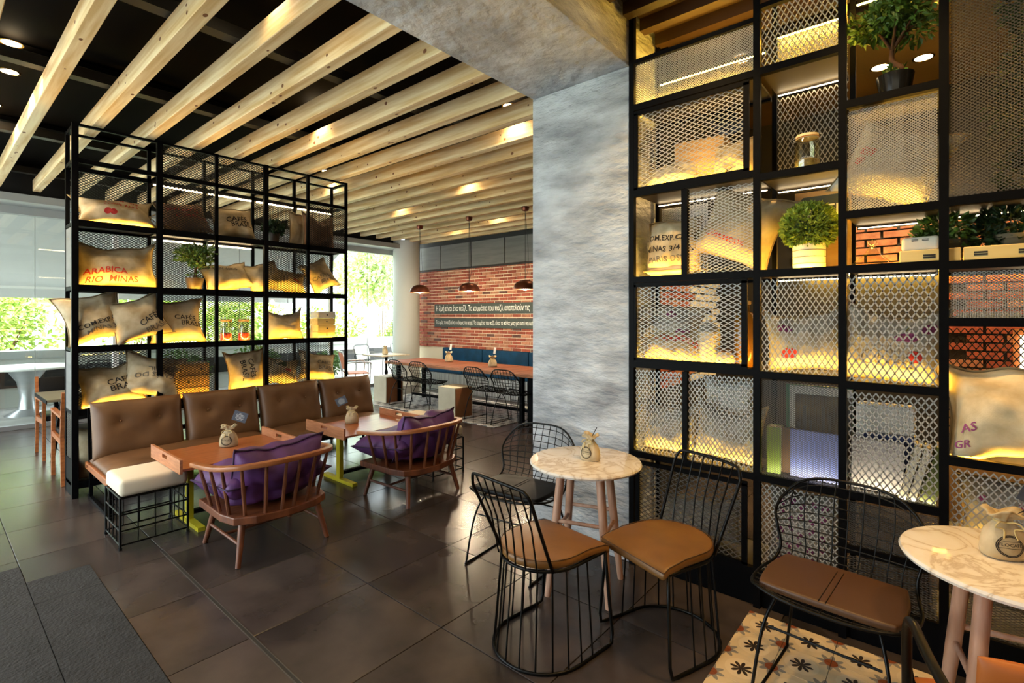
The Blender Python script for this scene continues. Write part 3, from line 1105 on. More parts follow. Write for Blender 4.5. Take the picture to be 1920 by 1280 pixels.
for a in [(0, 1.835, 2.40, 0), (0, .75, 1.30, 0), (0, 2.40, 2.95, 0), (1, 2.40, 2.95, 1), (1, 2.95, 3.27, 1), (2, 2.95, 3.27, 1), (1, 1.835, 2.40, 0), (1, 1.30, 1.835, 0),
          (2, 1.30, 1.835, 0), (1, .75, 1.30, 1), (3, 1.835, 2.40, 1), (3, .75, 1.30, 1), (4, 2.40, 2.95, 1), (4, 1.835, 2.40, 0), (4, .75, 1.30, 0), (3, 2.4, 2.95, 0)]:
    lpan(*a)
led_me = {}


def led(parent, p, L, axis, m='led', s=.007):
    k = (round(L, 3), axis, m, s)
    if k not in led_me:
        d = (L, s, s) if axis == 'x' else (s, L, s)
        led_me[k] = MB().box((0, 0, 0), d).mesh('led_strip', m)
    return link('led_strip', led_me[k], parent, p)


for z in (.75, 1.30, 1.835):
    for a, b in zip(PY[:-1], PY[1:]):
        led(LS, (-.026, (a + b) / 2, z + .005), b - a - .06, 'y')
led(LS, (-.026, .31, 2.405), .5, 'y')
for (bay, z) in [(1, 2.95), (2, 2.95), (3, 2.95), (4, 2.95), (1, 2.40), (2, 2.40)]:
    a, b = PY[bay], PY[bay + 1]
    led(LS, (-LD + .03, (a + b) / 2, z - .055), b - a - .06, 'y', 'led_white', .014)

SX = -5.71 - .19


def ls(y, z, dx=0):
    return (SX + dx, y, z)


Q = R(90)
B2 = [('CAF\u00c9S', .05, .12, .085, 'ink_black', 0), ('BRASIL', .25, -.24, .085, 'ink_black', 0)]
sack('coffee_sack', 'plump burlap sack lying on the top shelf at the left end with red cherry print', ls(1.18, 2.405, .06), .64, .34, .24, Q, 34, -3,
     [('NW 60KG', .1, .12, .07, 'ink_red', 178), ('RIO  MINAS', .15, .56, .06, 'ink_red', 178)] + cherry(-.32, -.5, .06), 1, ties=True, ear=.2, puff=2.0, sink=.1)
sack('coffee_sack', 'brown sack with faint red lettering behind mesh on the top shelf', ls(1.75, 2.405), .46, .38, .2, Q, 32, -8, [('NW 60KG', -.1, .2, .07, 'ink_red', -6), ('COM.MODE', .2, -.3, .06, 'ink_red', -6)], 2, 'burlap_brown')
sack('coffee_sack', 'pale sack with black lettering in the middle of the top shelf', ls(2.22, 2.405), .44, .36, .2, Q, 12, -5, B2, 3)
sack('coffee_sack', 'brown sack with pointed corners at the right end of the top shelf', ls(3.2, 2.405, .03), .42, .46, .2, Q, 8, 2, (), 4, 'burlap_brown', slump=.25)
sack('coffee_sack', 'pale green striped sack tucked behind the brown sack on the top shelf', ls(3.02, 2.405, -.06), .3, .44, .1, Q, 6, 3, (), 44, 'burlap')
sack('coffee_sack', 'large wide sack reading ARABICA in red on the second shelf', ls(1.2, 1.84), .66, .46, .26, Q, 8, -3, [('ARABICA', -.38, -.38, .085, 'ink_red', 0), ('RIO  MINAS', -.2, -.74, .08, 'ink_red', 0)], 5, slump=.16, ear=.16)
sack('coffee_sack', 'sack lying beside the potted bonsai on the second shelf', ls(2.15, 1.84, .02), .52, .34, .2, Q, 32, -10, [('NW 60KG', -.1, .3, .06, 'ink_grey', -6)], 6, ear=.16)
sack('coffee_sack', 'flat sack leaning right of the middle post on the second shelf', ls(2.55, 1.84, .0), .46, .36, .16, Q, 30, -16, (), 7)
sack('coffee_sack', 'limp sack behind mesh on the second shelf right of the middle', ls(2.86, 1.84, -.03), .4, .34, .2, Q, 34, 12, cherry(.2, -.3), 8, ear=.2)
sack('coffee_sack', 'yellow lit sack at the right end of the second shelf', ls(3.22, 1.84, .02), .4, .42, .2, Q, 20, -24, [('CAF\u00c9S DO', -.1, -.2, .07, 'ink_grey', -10), ('BRASIL', .0, -.55, .07, 'ink_grey', -10)], 9, ear=.18)
sack('coffee_sack', 'sack poking out past the left end of the third shelf reading COM.EXP.CAFE', ls(1.02, 1.305, .07), .5, .48, .22, Q, 14, -14,
     [('COM.EXP.CAF\u00c9', .2, -.28, .07, 'ink_black', 8), ('MINAS 3/4', .15, -.6, .07, 'ink_grey', 8)], 10, ear=.2)
sack('coffee_sack', 'slanted sack in front reading CAFES on the third shelf', ls(1.33, 1.305, .13), .5, .44, .2, Q, 14, -17, [('CAF\u00c9S', .38, -.2, .09, 'ink_black', 16), ('BRASIL', .5, -.62, .08, 'ink_grey', 16)], 11, ear=.2)
sack('coffee_sack', 'upright sack behind the second post of the third shelf', ls(1.68, 1.305, .03), .5, .48, .22, Q, 10, -3, [('CAF\u00c9S', .25, .12, .085, 'ink_black', -4), ('BRASIL', .52, -.2, .085, 'ink_black', -4)], 12, ear=.2)
sack('coffee_sack', 'dark topped sack slumped at the right of the two orange jars', ls(2.78, 1.305), .46, .4, .22, Q, 8, 0, (), 13, slump=.3, ear=.16)
sack('coffee_sack', 'sack reading CAFE low at the left end behind the sofa', ls(1.14, .755, .05), .5, .4, .22, Q, 24, -6, [('CAF\u00c9', .25, .0, .1, 'ink_black', 3), ('BRASIL', .45, -.4, .1, 'ink_black', 3)], 14, ear=.18)
sack('coffee_sack', 'sack with upside down lettering low behind the sofa', ls(1.46, .755, .1), .52, .44, .2, Q, 18, 14, [('BRASIL', .2, .35, .085, 'ink_grey', 184), ('CAF\u00c9S DO', .0, -.02, .085, 'ink_grey', 184)], 15, ear=.18)
sack('coffee_sack', 'sack with sideways lettering low behind the sofa', ls(2.35, .755, .02), .44, .46, .2, Q, 8, -4, [('CAF\u00c9S', .15, .1, .09, 'ink_black', -90), ('BRASIL', -.3, .0, .09, 'ink_black', -90)], 16, ear=.18)
sack('coffee_sack', 'sack with a dark green patch low behind mesh', ls(2.74, .755), .44, .36, .2, Q, 34, 14, [('disc', -.1, .45, .16, 'leaf_dark', 0)] + cherry(.2, -.2, .05), 17, ear=.18)
sack('coffee_sack', 'low sack at the right end of the shelf behind the sofa', ls(3.2, .755), .48, .38, .22, Q, 26, 12, [('CAF\u00c9S', .25, .1, .08, 'ink_grey', 0), ('BRASIL', .35, -.3, .08, 'ink_grey', 0)], 18, ear=.18)
sack('coffee_sack', 'small pale sack on the floor shelf beside the left end of the sofa', ls(1.1, .125, .02), .4, .46, .24, Q, 6, 0, (), 19)


# ---------------------------------------------------------------- small shelf things
def bonsai(label, loc, s, potm, leafm, seed, n=900, crown=(.12, .12, .1), trunk=.17, rz=0, lean=.04, group='bonsai trees'):
    e = empty('bonsai_tree', loc, rz, label, 'bonsai', group)
    p = MB().lathe([(.045 * s, 0), (.05 * s, 0), (.066 * s, .1 * s), (.066 * s, .104 * s), (.06 * s, .104 * s), (.058 * s, .094 * s), (.02 * s, .09 * s)], 20)
    p.build('pot', potm, e, smooth=True)
    MB().lathe([(.058 * s, .092 * s), (.03 * s, .098 * s), (.001, .1 * s)], 16).build('soil', 'soil', e, smooth=True)
    tr = spline([(0, 0, .09 * s), (.02 * s, 0, .13 * s), (-.012 * s + lean * .3, .01, .18 * s), (lean, 0, (.1 + trunk) * s)], 5)
    t = MB().tube(tr, [.016 * s * (1 - .6 * i / (len(tr) - 1)) for i in range(len(tr))], 8)
    for k in range(7):
        a = k * 2.4
        t.tube([tr[-4], (lean + .05 * s * math.cos(a), .05 * s * math.sin(a), (.12 + trunk) * s), (lean + .1 * s * math.cos(a), .1 * s * math.sin(a), (.14 + trunk) * s + .02 * k * s * .4)], [.007 * s, .005 * s, .002 * s], 5)
    t.build('trunk', 'bark', e, smooth='all')
    f = MB()
    rn = random.Random(seed)
    zc = (.16 + trunk) * s
    for k in range(7):
        a = k * 2.4
        foliage(f, (lean + crown[0] * .55 * math.cos(a) * s * (k > 0), crown[1] * .55 * math.sin(a) * s * (k > 0), zc + rn.uniform(-.4, .4) * crown[2] * s), [c * .62 * s for c in crown], n // 7, .034 * s, seed + k, .35, .2)
    foliage(f, (0, 0, .115 * s), (.04 * s, .04 * s, .02 * s), 40, .03 * s, seed + 50)
    f.build('foliage', leafm, e, recalc=False)['kind'] = 'stuff'
    return e


bonsai('small bonsai in a dark pot on the free standing shelf', ls(1.83, 1.84, .06), 1.25, 'pot_dark', 'leaf', 3, 1000, (.13, .13, .11), .14)
e = empty('potted_shrub', ls(2.66, 2.405), 0, 'dark leafy pot plant on the top shelf', 'plant')
MB().lathe([(.05, 0), (.055, 0), (.07, .12), (.072, .13), (.06, .13), (.055, .11)], 18).build('pot', 'pot_dark', e, smooth=True)
foliage(MB(), (0, 0, .19), (.11, .11, .08), 500, .05, 91, .2).build('foliage', 'leaf_dark', e, recalc=False)['kind'] = 'stuff'


def jar(label, loc, r, h, fillm, fh, lidm='cork', clip=False, group='glass jars'):
    e = empty('glass_jar', loc, 0, label, 'jar', group)
    pr = [(r * .9, 0), (r, .01), (r, h * .78), (r * .82, h * .86), (r * .82, h * .9), (r * .78, h * .9), (r * .78, h * .86), (r * .95, h * .77), (r * .95, .014), (r * .85, .008)]
    MB().lathe(pr, 24, cap=False).build('glass', 'thin_glass', e, smooth=True)
    MB().lathe([(r * .9, .012), (r * .93, .02), (r * .93, fh), (r * .5, fh + .012), (.001, fh + .006)], 20).build('contents', fillm, e, smooth=True)
    if clip:
        MB().lathe([(r * .85, h * .9), (r * .88, h * .92), (r * .86, h * .98), (r * .5, h), (.001, h)], 24).build('lid', 'ceramic', e, smooth=True)
        MB().lathe([(r * .87, h * .895), (r * .9, h * .905), (r * .87, h * .918)], 24, cap=False).build('rubber_seal', 'orange_pad', e, smooth=True)
        MB().tube(arc((0, 0), r * .9, 0, 360, 24, h * .87)[:-1], .002, 5, closed=True).tube([(-r * .92, 0, h * .85), (-r * 1.1, 0, h * .93), (-r * .9, 0, h * .98)], .002, 5).tube([(r * .92, 0, h * .85), (r * 1.1, 0, h * .93), (r * .9, 0, h * .98)], .002, 5).build('wire_clip', 'alu', e)
    else:
        MB().lathe([(r * .86, h * .88), (r * .9, h * .9), (r * .9, h * .97), (r * .8, h), (.001, h)], 24).build('lid', lidm, e, smooth=True)
    return e


jar('left one of the two glass jars of orange sweets', ls(2.13, 1.305, .06), .062, .24, 'candy', .085)
jar('right one of the two glass jars of orange sweets', ls(2.31, 1.305, .06), .062, .24, 'candy', .085)


def box_thing(name, label, loc, d, m, rz=0, holes=0, cat='box', group=None, face='y', lid=False):
    e = empty(name, loc, rz, label, cat, group)
    MB().b2((-d[0] / 2, -d[1] / 2, 0), (d[0] / 2, d[1] / 2, d[2] * (.8 if lid else 1))).build('body', m, e, bevel=.003)
    if lid:
        MB().b2((-d[0] / 2 - .003, -d[1] / 2 - .003, d[2] * .8), (d[0] / 2 + .003, d[1] / 2 + .003, d[2])).build('lid', m, e, bevel=.003)
    for k in range(holes):
        x = (k - (holes - 1) / 2) * d[0] * .55
        for zz in (.42, .58):
            MB().b2((x - .022, -d[1] / 2 - .0015, d[2] * zz - .004), (x + .022, -d[1] / 2 + .002, d[2] * zz + .004)).build('handle_slot', 'dark_paint', e)
    return e


for k, (m, lab) in enumerate([('box_wood', 'bottom drawer box of the small stack'), ('box_wood', 'second drawer box from the bottom of the small stack'),
                              ('box_wood', 'third drawer box from the bottom of the small stack'), ('box_white', 'white box topping the small stack')]):
    e = box_thing('drawer_box', lab + ' right of the slumped sack', (SX + .05, 3.24 + .006 * (k % 2), 1.305 + .082 * k), (.23, .2, .08), m, Q, 0, 'box', 'boxes at the right end of the shelf')
    MB().lathe([(.008, 0), (.008, .012)], 10).build('knob', 'dark_paint', e, rot=(R(90), 0, 0), loc=(0, -.1, .04))
e = box_thing('wooden_crate', 'large wooden crate low behind mesh on the free standing shelf', (SX - .02, 1.78, .755), (.34, .26, .34), 'crate', Q, 0, 'crate')
for z in (.1, .22):
    MB().b2((-.17, -.134, z - .004), (.17, -.129, z + .004)).build('slat_gap', 'dark_paint', e)
for (x, z) in ((-.1, .28), (.1, .28), (-.02, .16), (.08, .04)):
    MB().lathe([(.012, 0), (.012, .006)], 10).build('bolt', 'dark_paint', e, rot=(R(90), 0, 0), loc=(x, -.13, z))
e = empty('scale_machine', (SX + .02, 1.56, .755), Q, 'small metal table machine beside the wooden crate', 'machine')
MB().b2((-.06, -.08, 0), (.06, .08, .03)).build('base', 'machine', e, bevel=.006)
MB().lathe([(.03, .03), (.03, .2), (.05, .22), (.055, .3), (.02, .31)], 18).build('drum', 'machine', e, smooth=True)
MB().tube([(.03, 0, .2), (.09, -.02, .24), (.1, -.02, .3)], .008, 6).build('crank', 'black_steel', e)

# ---------------------------------------------------------------- wall of steel shelving on the right
RS = empty('shelving_wall', (-1.5, 2.95, 0), label='tall black steel shelving wall with expanded metal panels', cat='shelving')
RD = .38
BX = [0, .74, 1.131, 1.51, 2.25, 2.95]
ROW = {0: [.2, .715, 1.28, 1.815, 2.36, 2.905, 3.2], 1: [.2, .715, 1.27, 1.815, 2.335, 2.905, 3.26], 2: [.2, .45, .715, 1.25, 1.815, 2.08, 2.62, 3.3],
       3: [.2, .56, .95, 1.56, 1.81, 2.09, 3.3], 4: [.2, .715, 1.27, 1.815, 2.36, 2.905, 3.26]}
for i, x in enumerate(BX):
    for y in (0, RD):
        w = .034 if y == 0 else .026
        MB().b2((x - w / 2, y - w / 2, 0), (x + w / 2, y + w / 2, 3.515)).build('post', 'black_steel', RS)
for b, zs in ROW.items():
    a, c = BX[b], BX[b + 1]
    for z in zs:
        MB().b2((a + .017, -.017, z - .026), (c - .017, .017, z + (.012 if z < 3 else 0))).build('rail', 'black_steel', RS)
        MB().b2((a + .02, RD - .012, z - .03), (c - .02, RD + .012, z)).build('rail', 'black_steel', RS)
        if z < 3 and not (b == 3 and z in (1.56,)) and not (b == 2 and z == .45):
            MB().b2((a + .018, .019, z - .014), (c - .018, RD - .012, z)).build('shelf_board', 'shelf_board', RS)
MB().b2((-.02, .012, 0), (2.95, .03, .17)).build('plinth', 'black_steel', RS)


def rpan(x0, x1, z0, z1, cw, ch, sw, m='mesh_steel', back=False, frame=False):
    y = RD - .02 if back else .004
    mesh_panel(RS, (x0, y, z0), x1 - x0, z1 - z0, cw, ch, sw, m, 'x')
    if frame:
        f = MB()
        for (p, q) in (((x0 - .012, -.016, z0 - .012), (x1 + .012, -.004, z0 + .014)), ((x0 - .012, -.016, z1 - .014), (x1 + .012, -.004, z1 + .012)),
                       ((x0 - .012, -.016, z0), (x0 + .012, -.004, z1)), ((x1 - .018, -.016, z0), (x1 + .012, -.004, z1))):
            f.b2(p, q)
        f.build('panel_frame', 'black_steel', RS)


HZ = (.046, .026, .0046)
VT = (.027, .047, .0046)
rpan(.02, .72, 2.918, 3.172, .017, .015, .0036)
rpan(.03, .69, 2.375, 2.86, *HZ, frame=True)
rpan(.36, .72, 1.83, 2.31, .04, .018, .0036)
rpan(.02, .68, 1.30, 1.775, *HZ, frame=True)
rpan(.02, .33, .72, 1.24, .026, .036, .0054)
rpan(.36, .72, .72, 1.24, .026, .036, .0054)
rpan(.04, .68, .215, .66, .044, .027, .005, 'mesh_shaded', frame=True)
MB().b2((.33, -.018, .715), (.36, .018, 1.25)).build('divider', 'black_steel', RS)
MB().b2((.325, -.018, 1.815), (.36, .018, 2.33)).build('divider', 'black_steel', RS)
MB().b2((.325, RD - .02, 1.815), (.35, RD, 2.33)).build('divider', 'black_steel', RS)
rpan(.76, 1.11, 2.905, 3.226, *VT)
rpan(.76, 1.11, 2.905, 3.226, .016, .012, .004, back=True)
rpan(.76, 1.11, 2.34, 2.87, *VT, back=True)
rpan(.04, .35, 1.83, 2.31, .014, .012, .004, back=True)
rpan(.76, 1.11, 1.28, 1.775, *VT)
rpan(.76, 1.11, .72, 1.235, .017, .010, .0018, 'mesh_shaded')
rpan(.76, 1.11, .21, .675, .026, .036, .0052)
rpan(1.153, 1.488, 2.085, 2.58, .0155, .0125, .0031)
rpan(1.153, 1.488, 1.26, 1.775, .03, .053, .0062)
rpan(1.153, 1.488, .72, 1.21, .028, .04, .0056)
rpan(1.153, 1.488, .455, .675, .016, .011, .003, 'mesh_shaded')
rpan(1.153, 1.488, .21, .41, .03, .011, .003, 'mesh_shaded')
rpan(1.532, 2.228, 2.095, 3.26, .018, .014, .0028, 'mesh_shaded')
rpan(1.532, 2.228, 1.565, 1.772, .0155, .0125, .0038)
rpan(1.532, 2.228, .955, 1.52, .028, .04, .0045, 'mesh_backlit', back=True)
rpan(1.532, 2.228, .565, .91, .028, .04, .0052)
rpan(1.532, 2.228, .21, .52, .03, .011, .003, 'mesh_shaded')
rpan(2.27, 2.93, .21, .68, *HZ)
rpan(2.27, 2.93, 1.28, 1.775, *HZ)
for b, zl in {0: [.715, 1.28, 1.815, 2.36, 2.905], 1: [.715, 1.27, 1.815, 2.905], 2: [.715, 1.25, 1.815, 2.08], 3: [.56, .95, 1.81]}.items():
    for z in zl:
        a, c = BX[b], BX[b + 1]
        led(RS, ((a + c) / 2, .028, z + .0038), c - a - .06, 'x', 'led_soft' if b in (1, 2) and z == .715 else 'led')
for b, z in [(0, 2.36), (1, 2.905), (1, 2.335), (2, 2.08), (3, 2.09), (1, 1.815), (2, 1.815)]:
    a, c = BX[b], BX[b + 1]
    led(RS, ((a + c) / 2, RD - .05, z - .03), c - a - .06, 'x', 'led_white', .005)
for (x, z, L) in [(.37, 3.15, .66), (.935, 3.21, .33), (1.32, 3.25, .33), (1.88, 3.25, .66)]:
    led(RS, (x, RD - .06, z), L, 'x')


def rs(x, z, y=0.0):
    return (-1.5 + x, 2.95 + .2 + y, z)


box_thing('wooden_crate', 'brown box behind the framed mesh door high up by the column', rs(.36, 2.365, .06), (.3, .22, .3), 'crate', R(4), 0, 'crate')
sack('coffee_sack', 'round pale sack beside the brown box behind the framed mesh door', rs(.58, 2.365, -.02), .26, .26, .2, 0, 4, 0, [('AS', -.1, -.6, .04, 'ink_black', 0)], 30, 'burlap', ear=.05)
sack('coffee_sack', 'grey sack lying low behind the framed mesh door by the column', rs(.2, 2.365, -.04), .36, .2, .2, 0, 20, 0, (), 31, 'burlap_grey')
sack('coffee_sack', 'sack in the open niche beside the column with three lines of black stencil lettering', rs(.2, 1.86, -.02), .34, .36, .24, 0, 4, 0,
     [('COM.EXP.CAF\u00c9', .0, .28, .052, 'ink_black', 2), ('MINAS 3/4 15', .0, -.14, .056, 'ink_black', 2), ('PARIS DST', .0, -.55, .056, 'ink_grey', 2)], 32, puff=3.4, ear=.06, sink=.08)
sack('coffee_sack', 'flat folded sack lying under the stencilled sack in the niche', rs(.2, 1.82, -.02), .3, .26, .07, 0, 86, 0, (), 33)
sack('coffee_sack', 'large sack leaning behind fine mesh and out toward the clipped topiary', rs(.6, 1.82, .0), .5, .46, .24, 0, 10, 22, [('COM.MODE', -.1, -.5, .05, 'ink_red', 0)], 34, ear=.18)
sack('coffee_sack', 'upper sack of the pile behind the wide mesh panel by the column', rs(.18, 1.40, .04), .36, .3, .2, 0, 40, 8, cherry(0, 0, .05, 'ink_purple'), 35, 'burlap_grey')
sack('coffee_sack', 'lower sack of the pile behind the wide mesh panel with red lettering', rs(.24, 1.285, -.05), .4, .26, .2, 0, 34, 6, [('COM.MODE', .1, -.1, .06, 'ink_red', 0), ('disc', .1, .45, .05, 'ink_purple', 0), ('disc', .3, .45, .05, 'ink_purple', 0)], 36)
sack('coffee_sack', 'plain sack behind mesh at the low left of the shelving by the column', rs(.18, .72, -.03), .36, .34, .24, 0, 6, 0, (), 37, 'burlap_grey', slump=.2)
sack('coffee_sack', 'plain slumped sack low behind mesh right of the thin divider', rs(.54, .72, -.03), .4, .36, .26, 0, 6, 4, (), 38, 'burlap_grey', slump=.25)
sack('paper_sack', 'white paper sack standing behind the low slumped sacks', rs(.5, .72, .1), .3, .5, .12, 0, 0, 0, (), 39, 'paper', puff=4)
sack('coffee_sack', 'grey sack with cherry print behind mesh under the clipped topiary', rs(.935, 1.275, -.02), .4, .36, .26, 0, 6, -6, cherry(-.5, .45, .05, 'ink_purple') + cherry(-.4, -.45, .06), 40, 'burlap_grey', slump=.2)
sack('coffee_sack', 'wide grey sack with cherry print behind coarse mesh under the glass cloche', rs(1.32, 1.255, -.02), .42, .4, .26, 0, 8, 5, cherry(.2, .25, .07, 'ink_purple') + [('disc', .7, .5, .06, 'ink_purple', 0), ('disc', .5, -.35, .06, 'ink_red', 0), ('ring', -.4, -.45, .08, 'ink_grey', 0), ('CAF\u00c9S', .1, -.6, .06, 'ink_grey', 0)], 41, 'burlap_grey', slump=.2)
sack('coffee_sack', 'tilted sack with cherries behind the fine mesh under the big bonsai', rs(1.32, 2.085, -.02), .44, .4, .26, 0, 14, 24, cherry(-.6, .0, .055) + [('disc', -.6, -.3, .05, 'ink_red', 0)], 42, 'burlap_grey', ear=.14)
sack('coffee_sack', 'big open burlap sack at the right photo edge with purple lettering', rs(1.8, .955, -.12), .62, .46, .34, 0, 10, -6, [('AS', -.8, -.42, .05, 'ink_purple', 6), ('GR', -.86, -.7, .042, 'ink_purple', 6)], 43, slump=.14, wr=.03, ear=.14)
sack('floral_sack', 'floral printed cloth bag low behind mesh right of the big sack table', rs(1.8, .565, -.02), .5, .3, .24, 0, 10, 0, [('disc', -.7 + .28 * k, .3 * ((-1) ** k) + .1, .03, 'ink_purple', 0) for k in range(6)], 45, 'floral', cat='bag')
sack('floral_sack', 'floral printed cloth bag low behind the wire chair back', rs(.935, .21, -.02), .36, .44, .24, 0, 6, 0, [('disc', -.6 + .3 * (k % 5), -.7 + .35 * (k // 5) + .1 * (k % 2), .035, 'ink_purple', 0) for k in range(25)], 46, 'floral', cat='bag')
sack('cloth_roll', 'grey rolled cloth bag low behind the barrel chair', rs(.36, .21, -.02), .52, .24, .22, 0, 20, -6, [('ring', -.6 + .2 * (k % 7), -.4 + .4 * (k // 7), .05, 'ink_grey', 0) for k in range(21)], 47, 'floral', cat='bag')
sack('dark_bundle', 'dark red cloth bundle low behind fine mesh beside the marble table', rs(1.32, .21, 0), .3, .4, .22, 0, 4, 0, (), 48, 'photo_brown', cat='bag')

e = empty('clay_bottle', rs(.44, 1.285, -.08), 0, 'tall cream stoneware bottle behind the wide mesh panel', 'bottle')
MB().lathe([(.06, 0), (.064, .01), (.064, .2), (.05, .235), (.02, .255), (.018, .29), (.024, .295), (.024, .305), (.014, .305)], 24).build('body', 'ceramic', e, smooth=True)
MB().lathe([(.0645, .2), (.0505, .2355), (.0205, .2555)], 24, cap=False).build('glazed_shoulder', 'ceramic_grey', e, smooth=True)
MB().lathe([(.014, .3), (.015, .322), (.008, .326)], 12).build('stopper', 'dark_paint', e, smooth=True)
e = empty('amber_bottle', rs(.63, 1.285, -.02), 0, 'tall amber glass bottle behind the wide mesh panel', 'bottle')
MB().lathe([(.058, 0), (.062, .01), (.062, .26), (.05, .3), (.024, .32), (.022, .36)], 24).build('body', 'amber', e, smooth=True)
MB().lathe([(.026, .36), (.03, .365), (.03, .38), (.02, .384)], 16).build('cap', 'cork', e, smooth=True)
e = empty('clay_jar', rs(.54, 1.285, -.1), 0, 'small round crusty stoneware jar beside the cream bottle', 'jar')
MB().lathe([(.035, 0), (.052, .02), (.055, .045), (.042, .075), (.03, .085)], 20).build('body', 'ceramic', e, smooth=True)
MB().lathe([(.034, .083), (.04, .088), (.034, .1), (.01, .106)], 20).build('lid', 'bark', e, smooth=True)
jar('clip top glass jar of coffee beans high on the shelving', rs(.96, 2.34, -.1), .062, .2, 'beans', .06, clip=True)
e = empty('topiary_ball', rs(.965, 1.82, -.08), 0, 'clipped round green topiary in a ribbed ivory pot', 'plant')
pot = MB().lathe([(.072, 0), (.076, .004), (.078, .14), (.07, .14), (.068, .12)], 28).build('pot', 'pot_ivory', e, smooth=True)
for z in (.035, .07, .105):
    MB().tube(arc((0, 0), .0775, 0, 360, 28, z)[:-1], .0018, 5, closed=True).build('rib', 'pot_clay', pot)
foliage(MB(), (0, 0, .235), (.13, .13, .122), 4200, .022, 63, .88, .1).build('foliage', 'leaf_lime', e, recalc=False)['kind'] = 'stuff'
MB().lathe([(.02, .13), (.08, .16), (.115, .235), (.08, .31), (.01, .33)], 20).build('core', 'leaf_dark', e, smooth=True)
e = empty('cafe_board', rs(.98, 1.82, .12), 0, 'wooden framed board lettered CAFE behind the topiary', 'board')
MB().b2((-.12, -.01, .0), (.15, .015, .46)).build('board', 'crate', e, bevel=.003)
MB().prism([(-.08, -.06), (.1, -.06), (.14, -.02), (.14, .06), (.1, .1), (-.08, .1), (-.12, .06), (-.12, -.02)], 0, .004).build('plaque', 'chalkboard', e, rot=(R(90), 0, 0), loc=(.005, -.011, .33))
tv, tf = TXT['CAF\u00c9']
MB().add([(x * .085 + .02, -.0165, z * .085 + .345) for x, z in tv], tf).build('lettering', 'chalk', e, recalc=False)
bonsai('large bonsai in a shiny dark pot on the high open shelf', rs(1.33, 2.625, -.08), 1.15, 'black_glazed', 'leaf', 33, 1500, (.145, .12, .1), .17, 0, .0)
e = empty('glass_cloche', rs(1.24, 1.82, -.1), 0, 'clear glass cone cover with a knob on the long shelf', 'cover')
MB().lathe([(.098, 0), (.1, .006), (.06, .04), (.03, .07), (.016, .1)], 28, cap=False).build('dome', 'thin_glass', e, smooth=True)
MB().lathe([(.014, .098), (.012, .104), (.02, .116), (.022, .126), (.014, .138), (.002, .141)], 20).build('knob', 'thin_glass', e, smooth=True)
box_thing('wooden_box', 'pale long wooden box on the long shelf, left of the two', rs(1.46, 1.82, -.12), (.215, .12, .062), 'box_wood', 0, 1, 'box', 'wooden boxes on the long shelf')
box_thing('wooden_box', 'pale long wooden box on the long shelf, right of the two', rs(1.70, 1.82, -.12), (.25, .12, .062), 'box_wood', 0, 2, 'box', 'wooden boxes on the long shelf')
e = empty('card_box', rs(1.43, 1.883, -.1), R(-6), 'white rounded box on top of the left long wooden box', 'box')
MB().prism([(-.07, -.045), (.07, -.045), (.07, .045), (-.07, .045)], 0, .065).build('body', 'box_white', e, bevel=.014, seg=3)
for x in (-.018, .02):
    MB().b2((x - .012, -.0465, .044), (x + .012, -.044, .047)).b2((x - .012, -.0465, .05), (x + .012, -.044, .053)).build('slot', 'dark_paint', e)


def ivy(label, loc, potm, leafm, s, seed, n=420):
    e = empty('potted_ivy', loc, 0, label, 'plant', 'ivy pots on the long shelf')
    MB().lathe([(.05 * s, 0), (.07 * s, .1 * s), (.075 * s, .1 * s), (.075 * s, .12 * s), (.06 * s, .12 * s), (.055 * s, .09 * s)], 20).build('pot', potm, e, smooth=True)
    f = MB()
    foliage(f, (0, 0, .17 * s), (.1 * s, .08 * s, .08 * s), n, .04 * s, seed, .2)
    foliage(f, (-.08 * s, -.04 * s, .1 * s), (.05 * s, .05 * s, .1 * s), n // 2, .036 * s, seed + 1, .1)
    f.build('foliage', leafm, e, recalc=False)['kind'] = 'stuff'
    return e


ivy('trailing ivy plant left behind the white rounded box', rs(1.52, 1.82, .04), 'pot_clay', 'leaf', 1.0, 71)
ivy('dark leafy pot plant behind the right long wooden box', rs(1.74, 1.82, .05), 'pot_clay', 'leaf_dark', 1.05, 74)
e = empty('ribbed_pot', rs(1.93, 1.82, -.04), 0, 'ivory ribbed pot lettered in grey at the right photo edge', 'pot')
pot = MB().lathe([(.072, 0), (.076, .004), (.08, .15), (.07, .15), (.068, .12)], 28).build('pot', 'pot_ivory', e, smooth=True)
for z in (.04, .08, .115):
    MB().tube(arc((0, 0), .079, 0, 360, 28, z)[:-1], .0018, 5, closed=True).build('rib', 'pot_clay', pot)
tv, tf = TXT['URBAN']
MB().add([(.0815 * math.sin(x * .4), -.0815 * math.cos(x * .4), z * .03 + .095) for x, z in tv], tf).build('lettering', 'ink_grey', e, recalc=False)
e = empty('climbing_plant', rs(1.85, 2.1, .14), 0, 'tall leafy climbing plant behind fine mesh at the top right', 'plant')
f = MB()
for k in range(7):
    foliage(f, (.04 * math.sin(k * 2), .0, .12 + .16 * k), (.16 - .01 * k, .09, .13), 260, .055, 80 + k, .1)
f.build('foliage', 'leaf_dark', e, recalc=False)['kind'] = 'stuff'
MB().lathe([(.08, 0), (.1, .14), (.1, .15), (.08, .15)], 20).build('pot', 'pot_clay', e, smooth=True)
MB().tube([(0, 0, .1), (.02, 0, .5), (-.02, 0, 1.0)], [.014, .01, .005], 6).build('stem', 'bark', e)


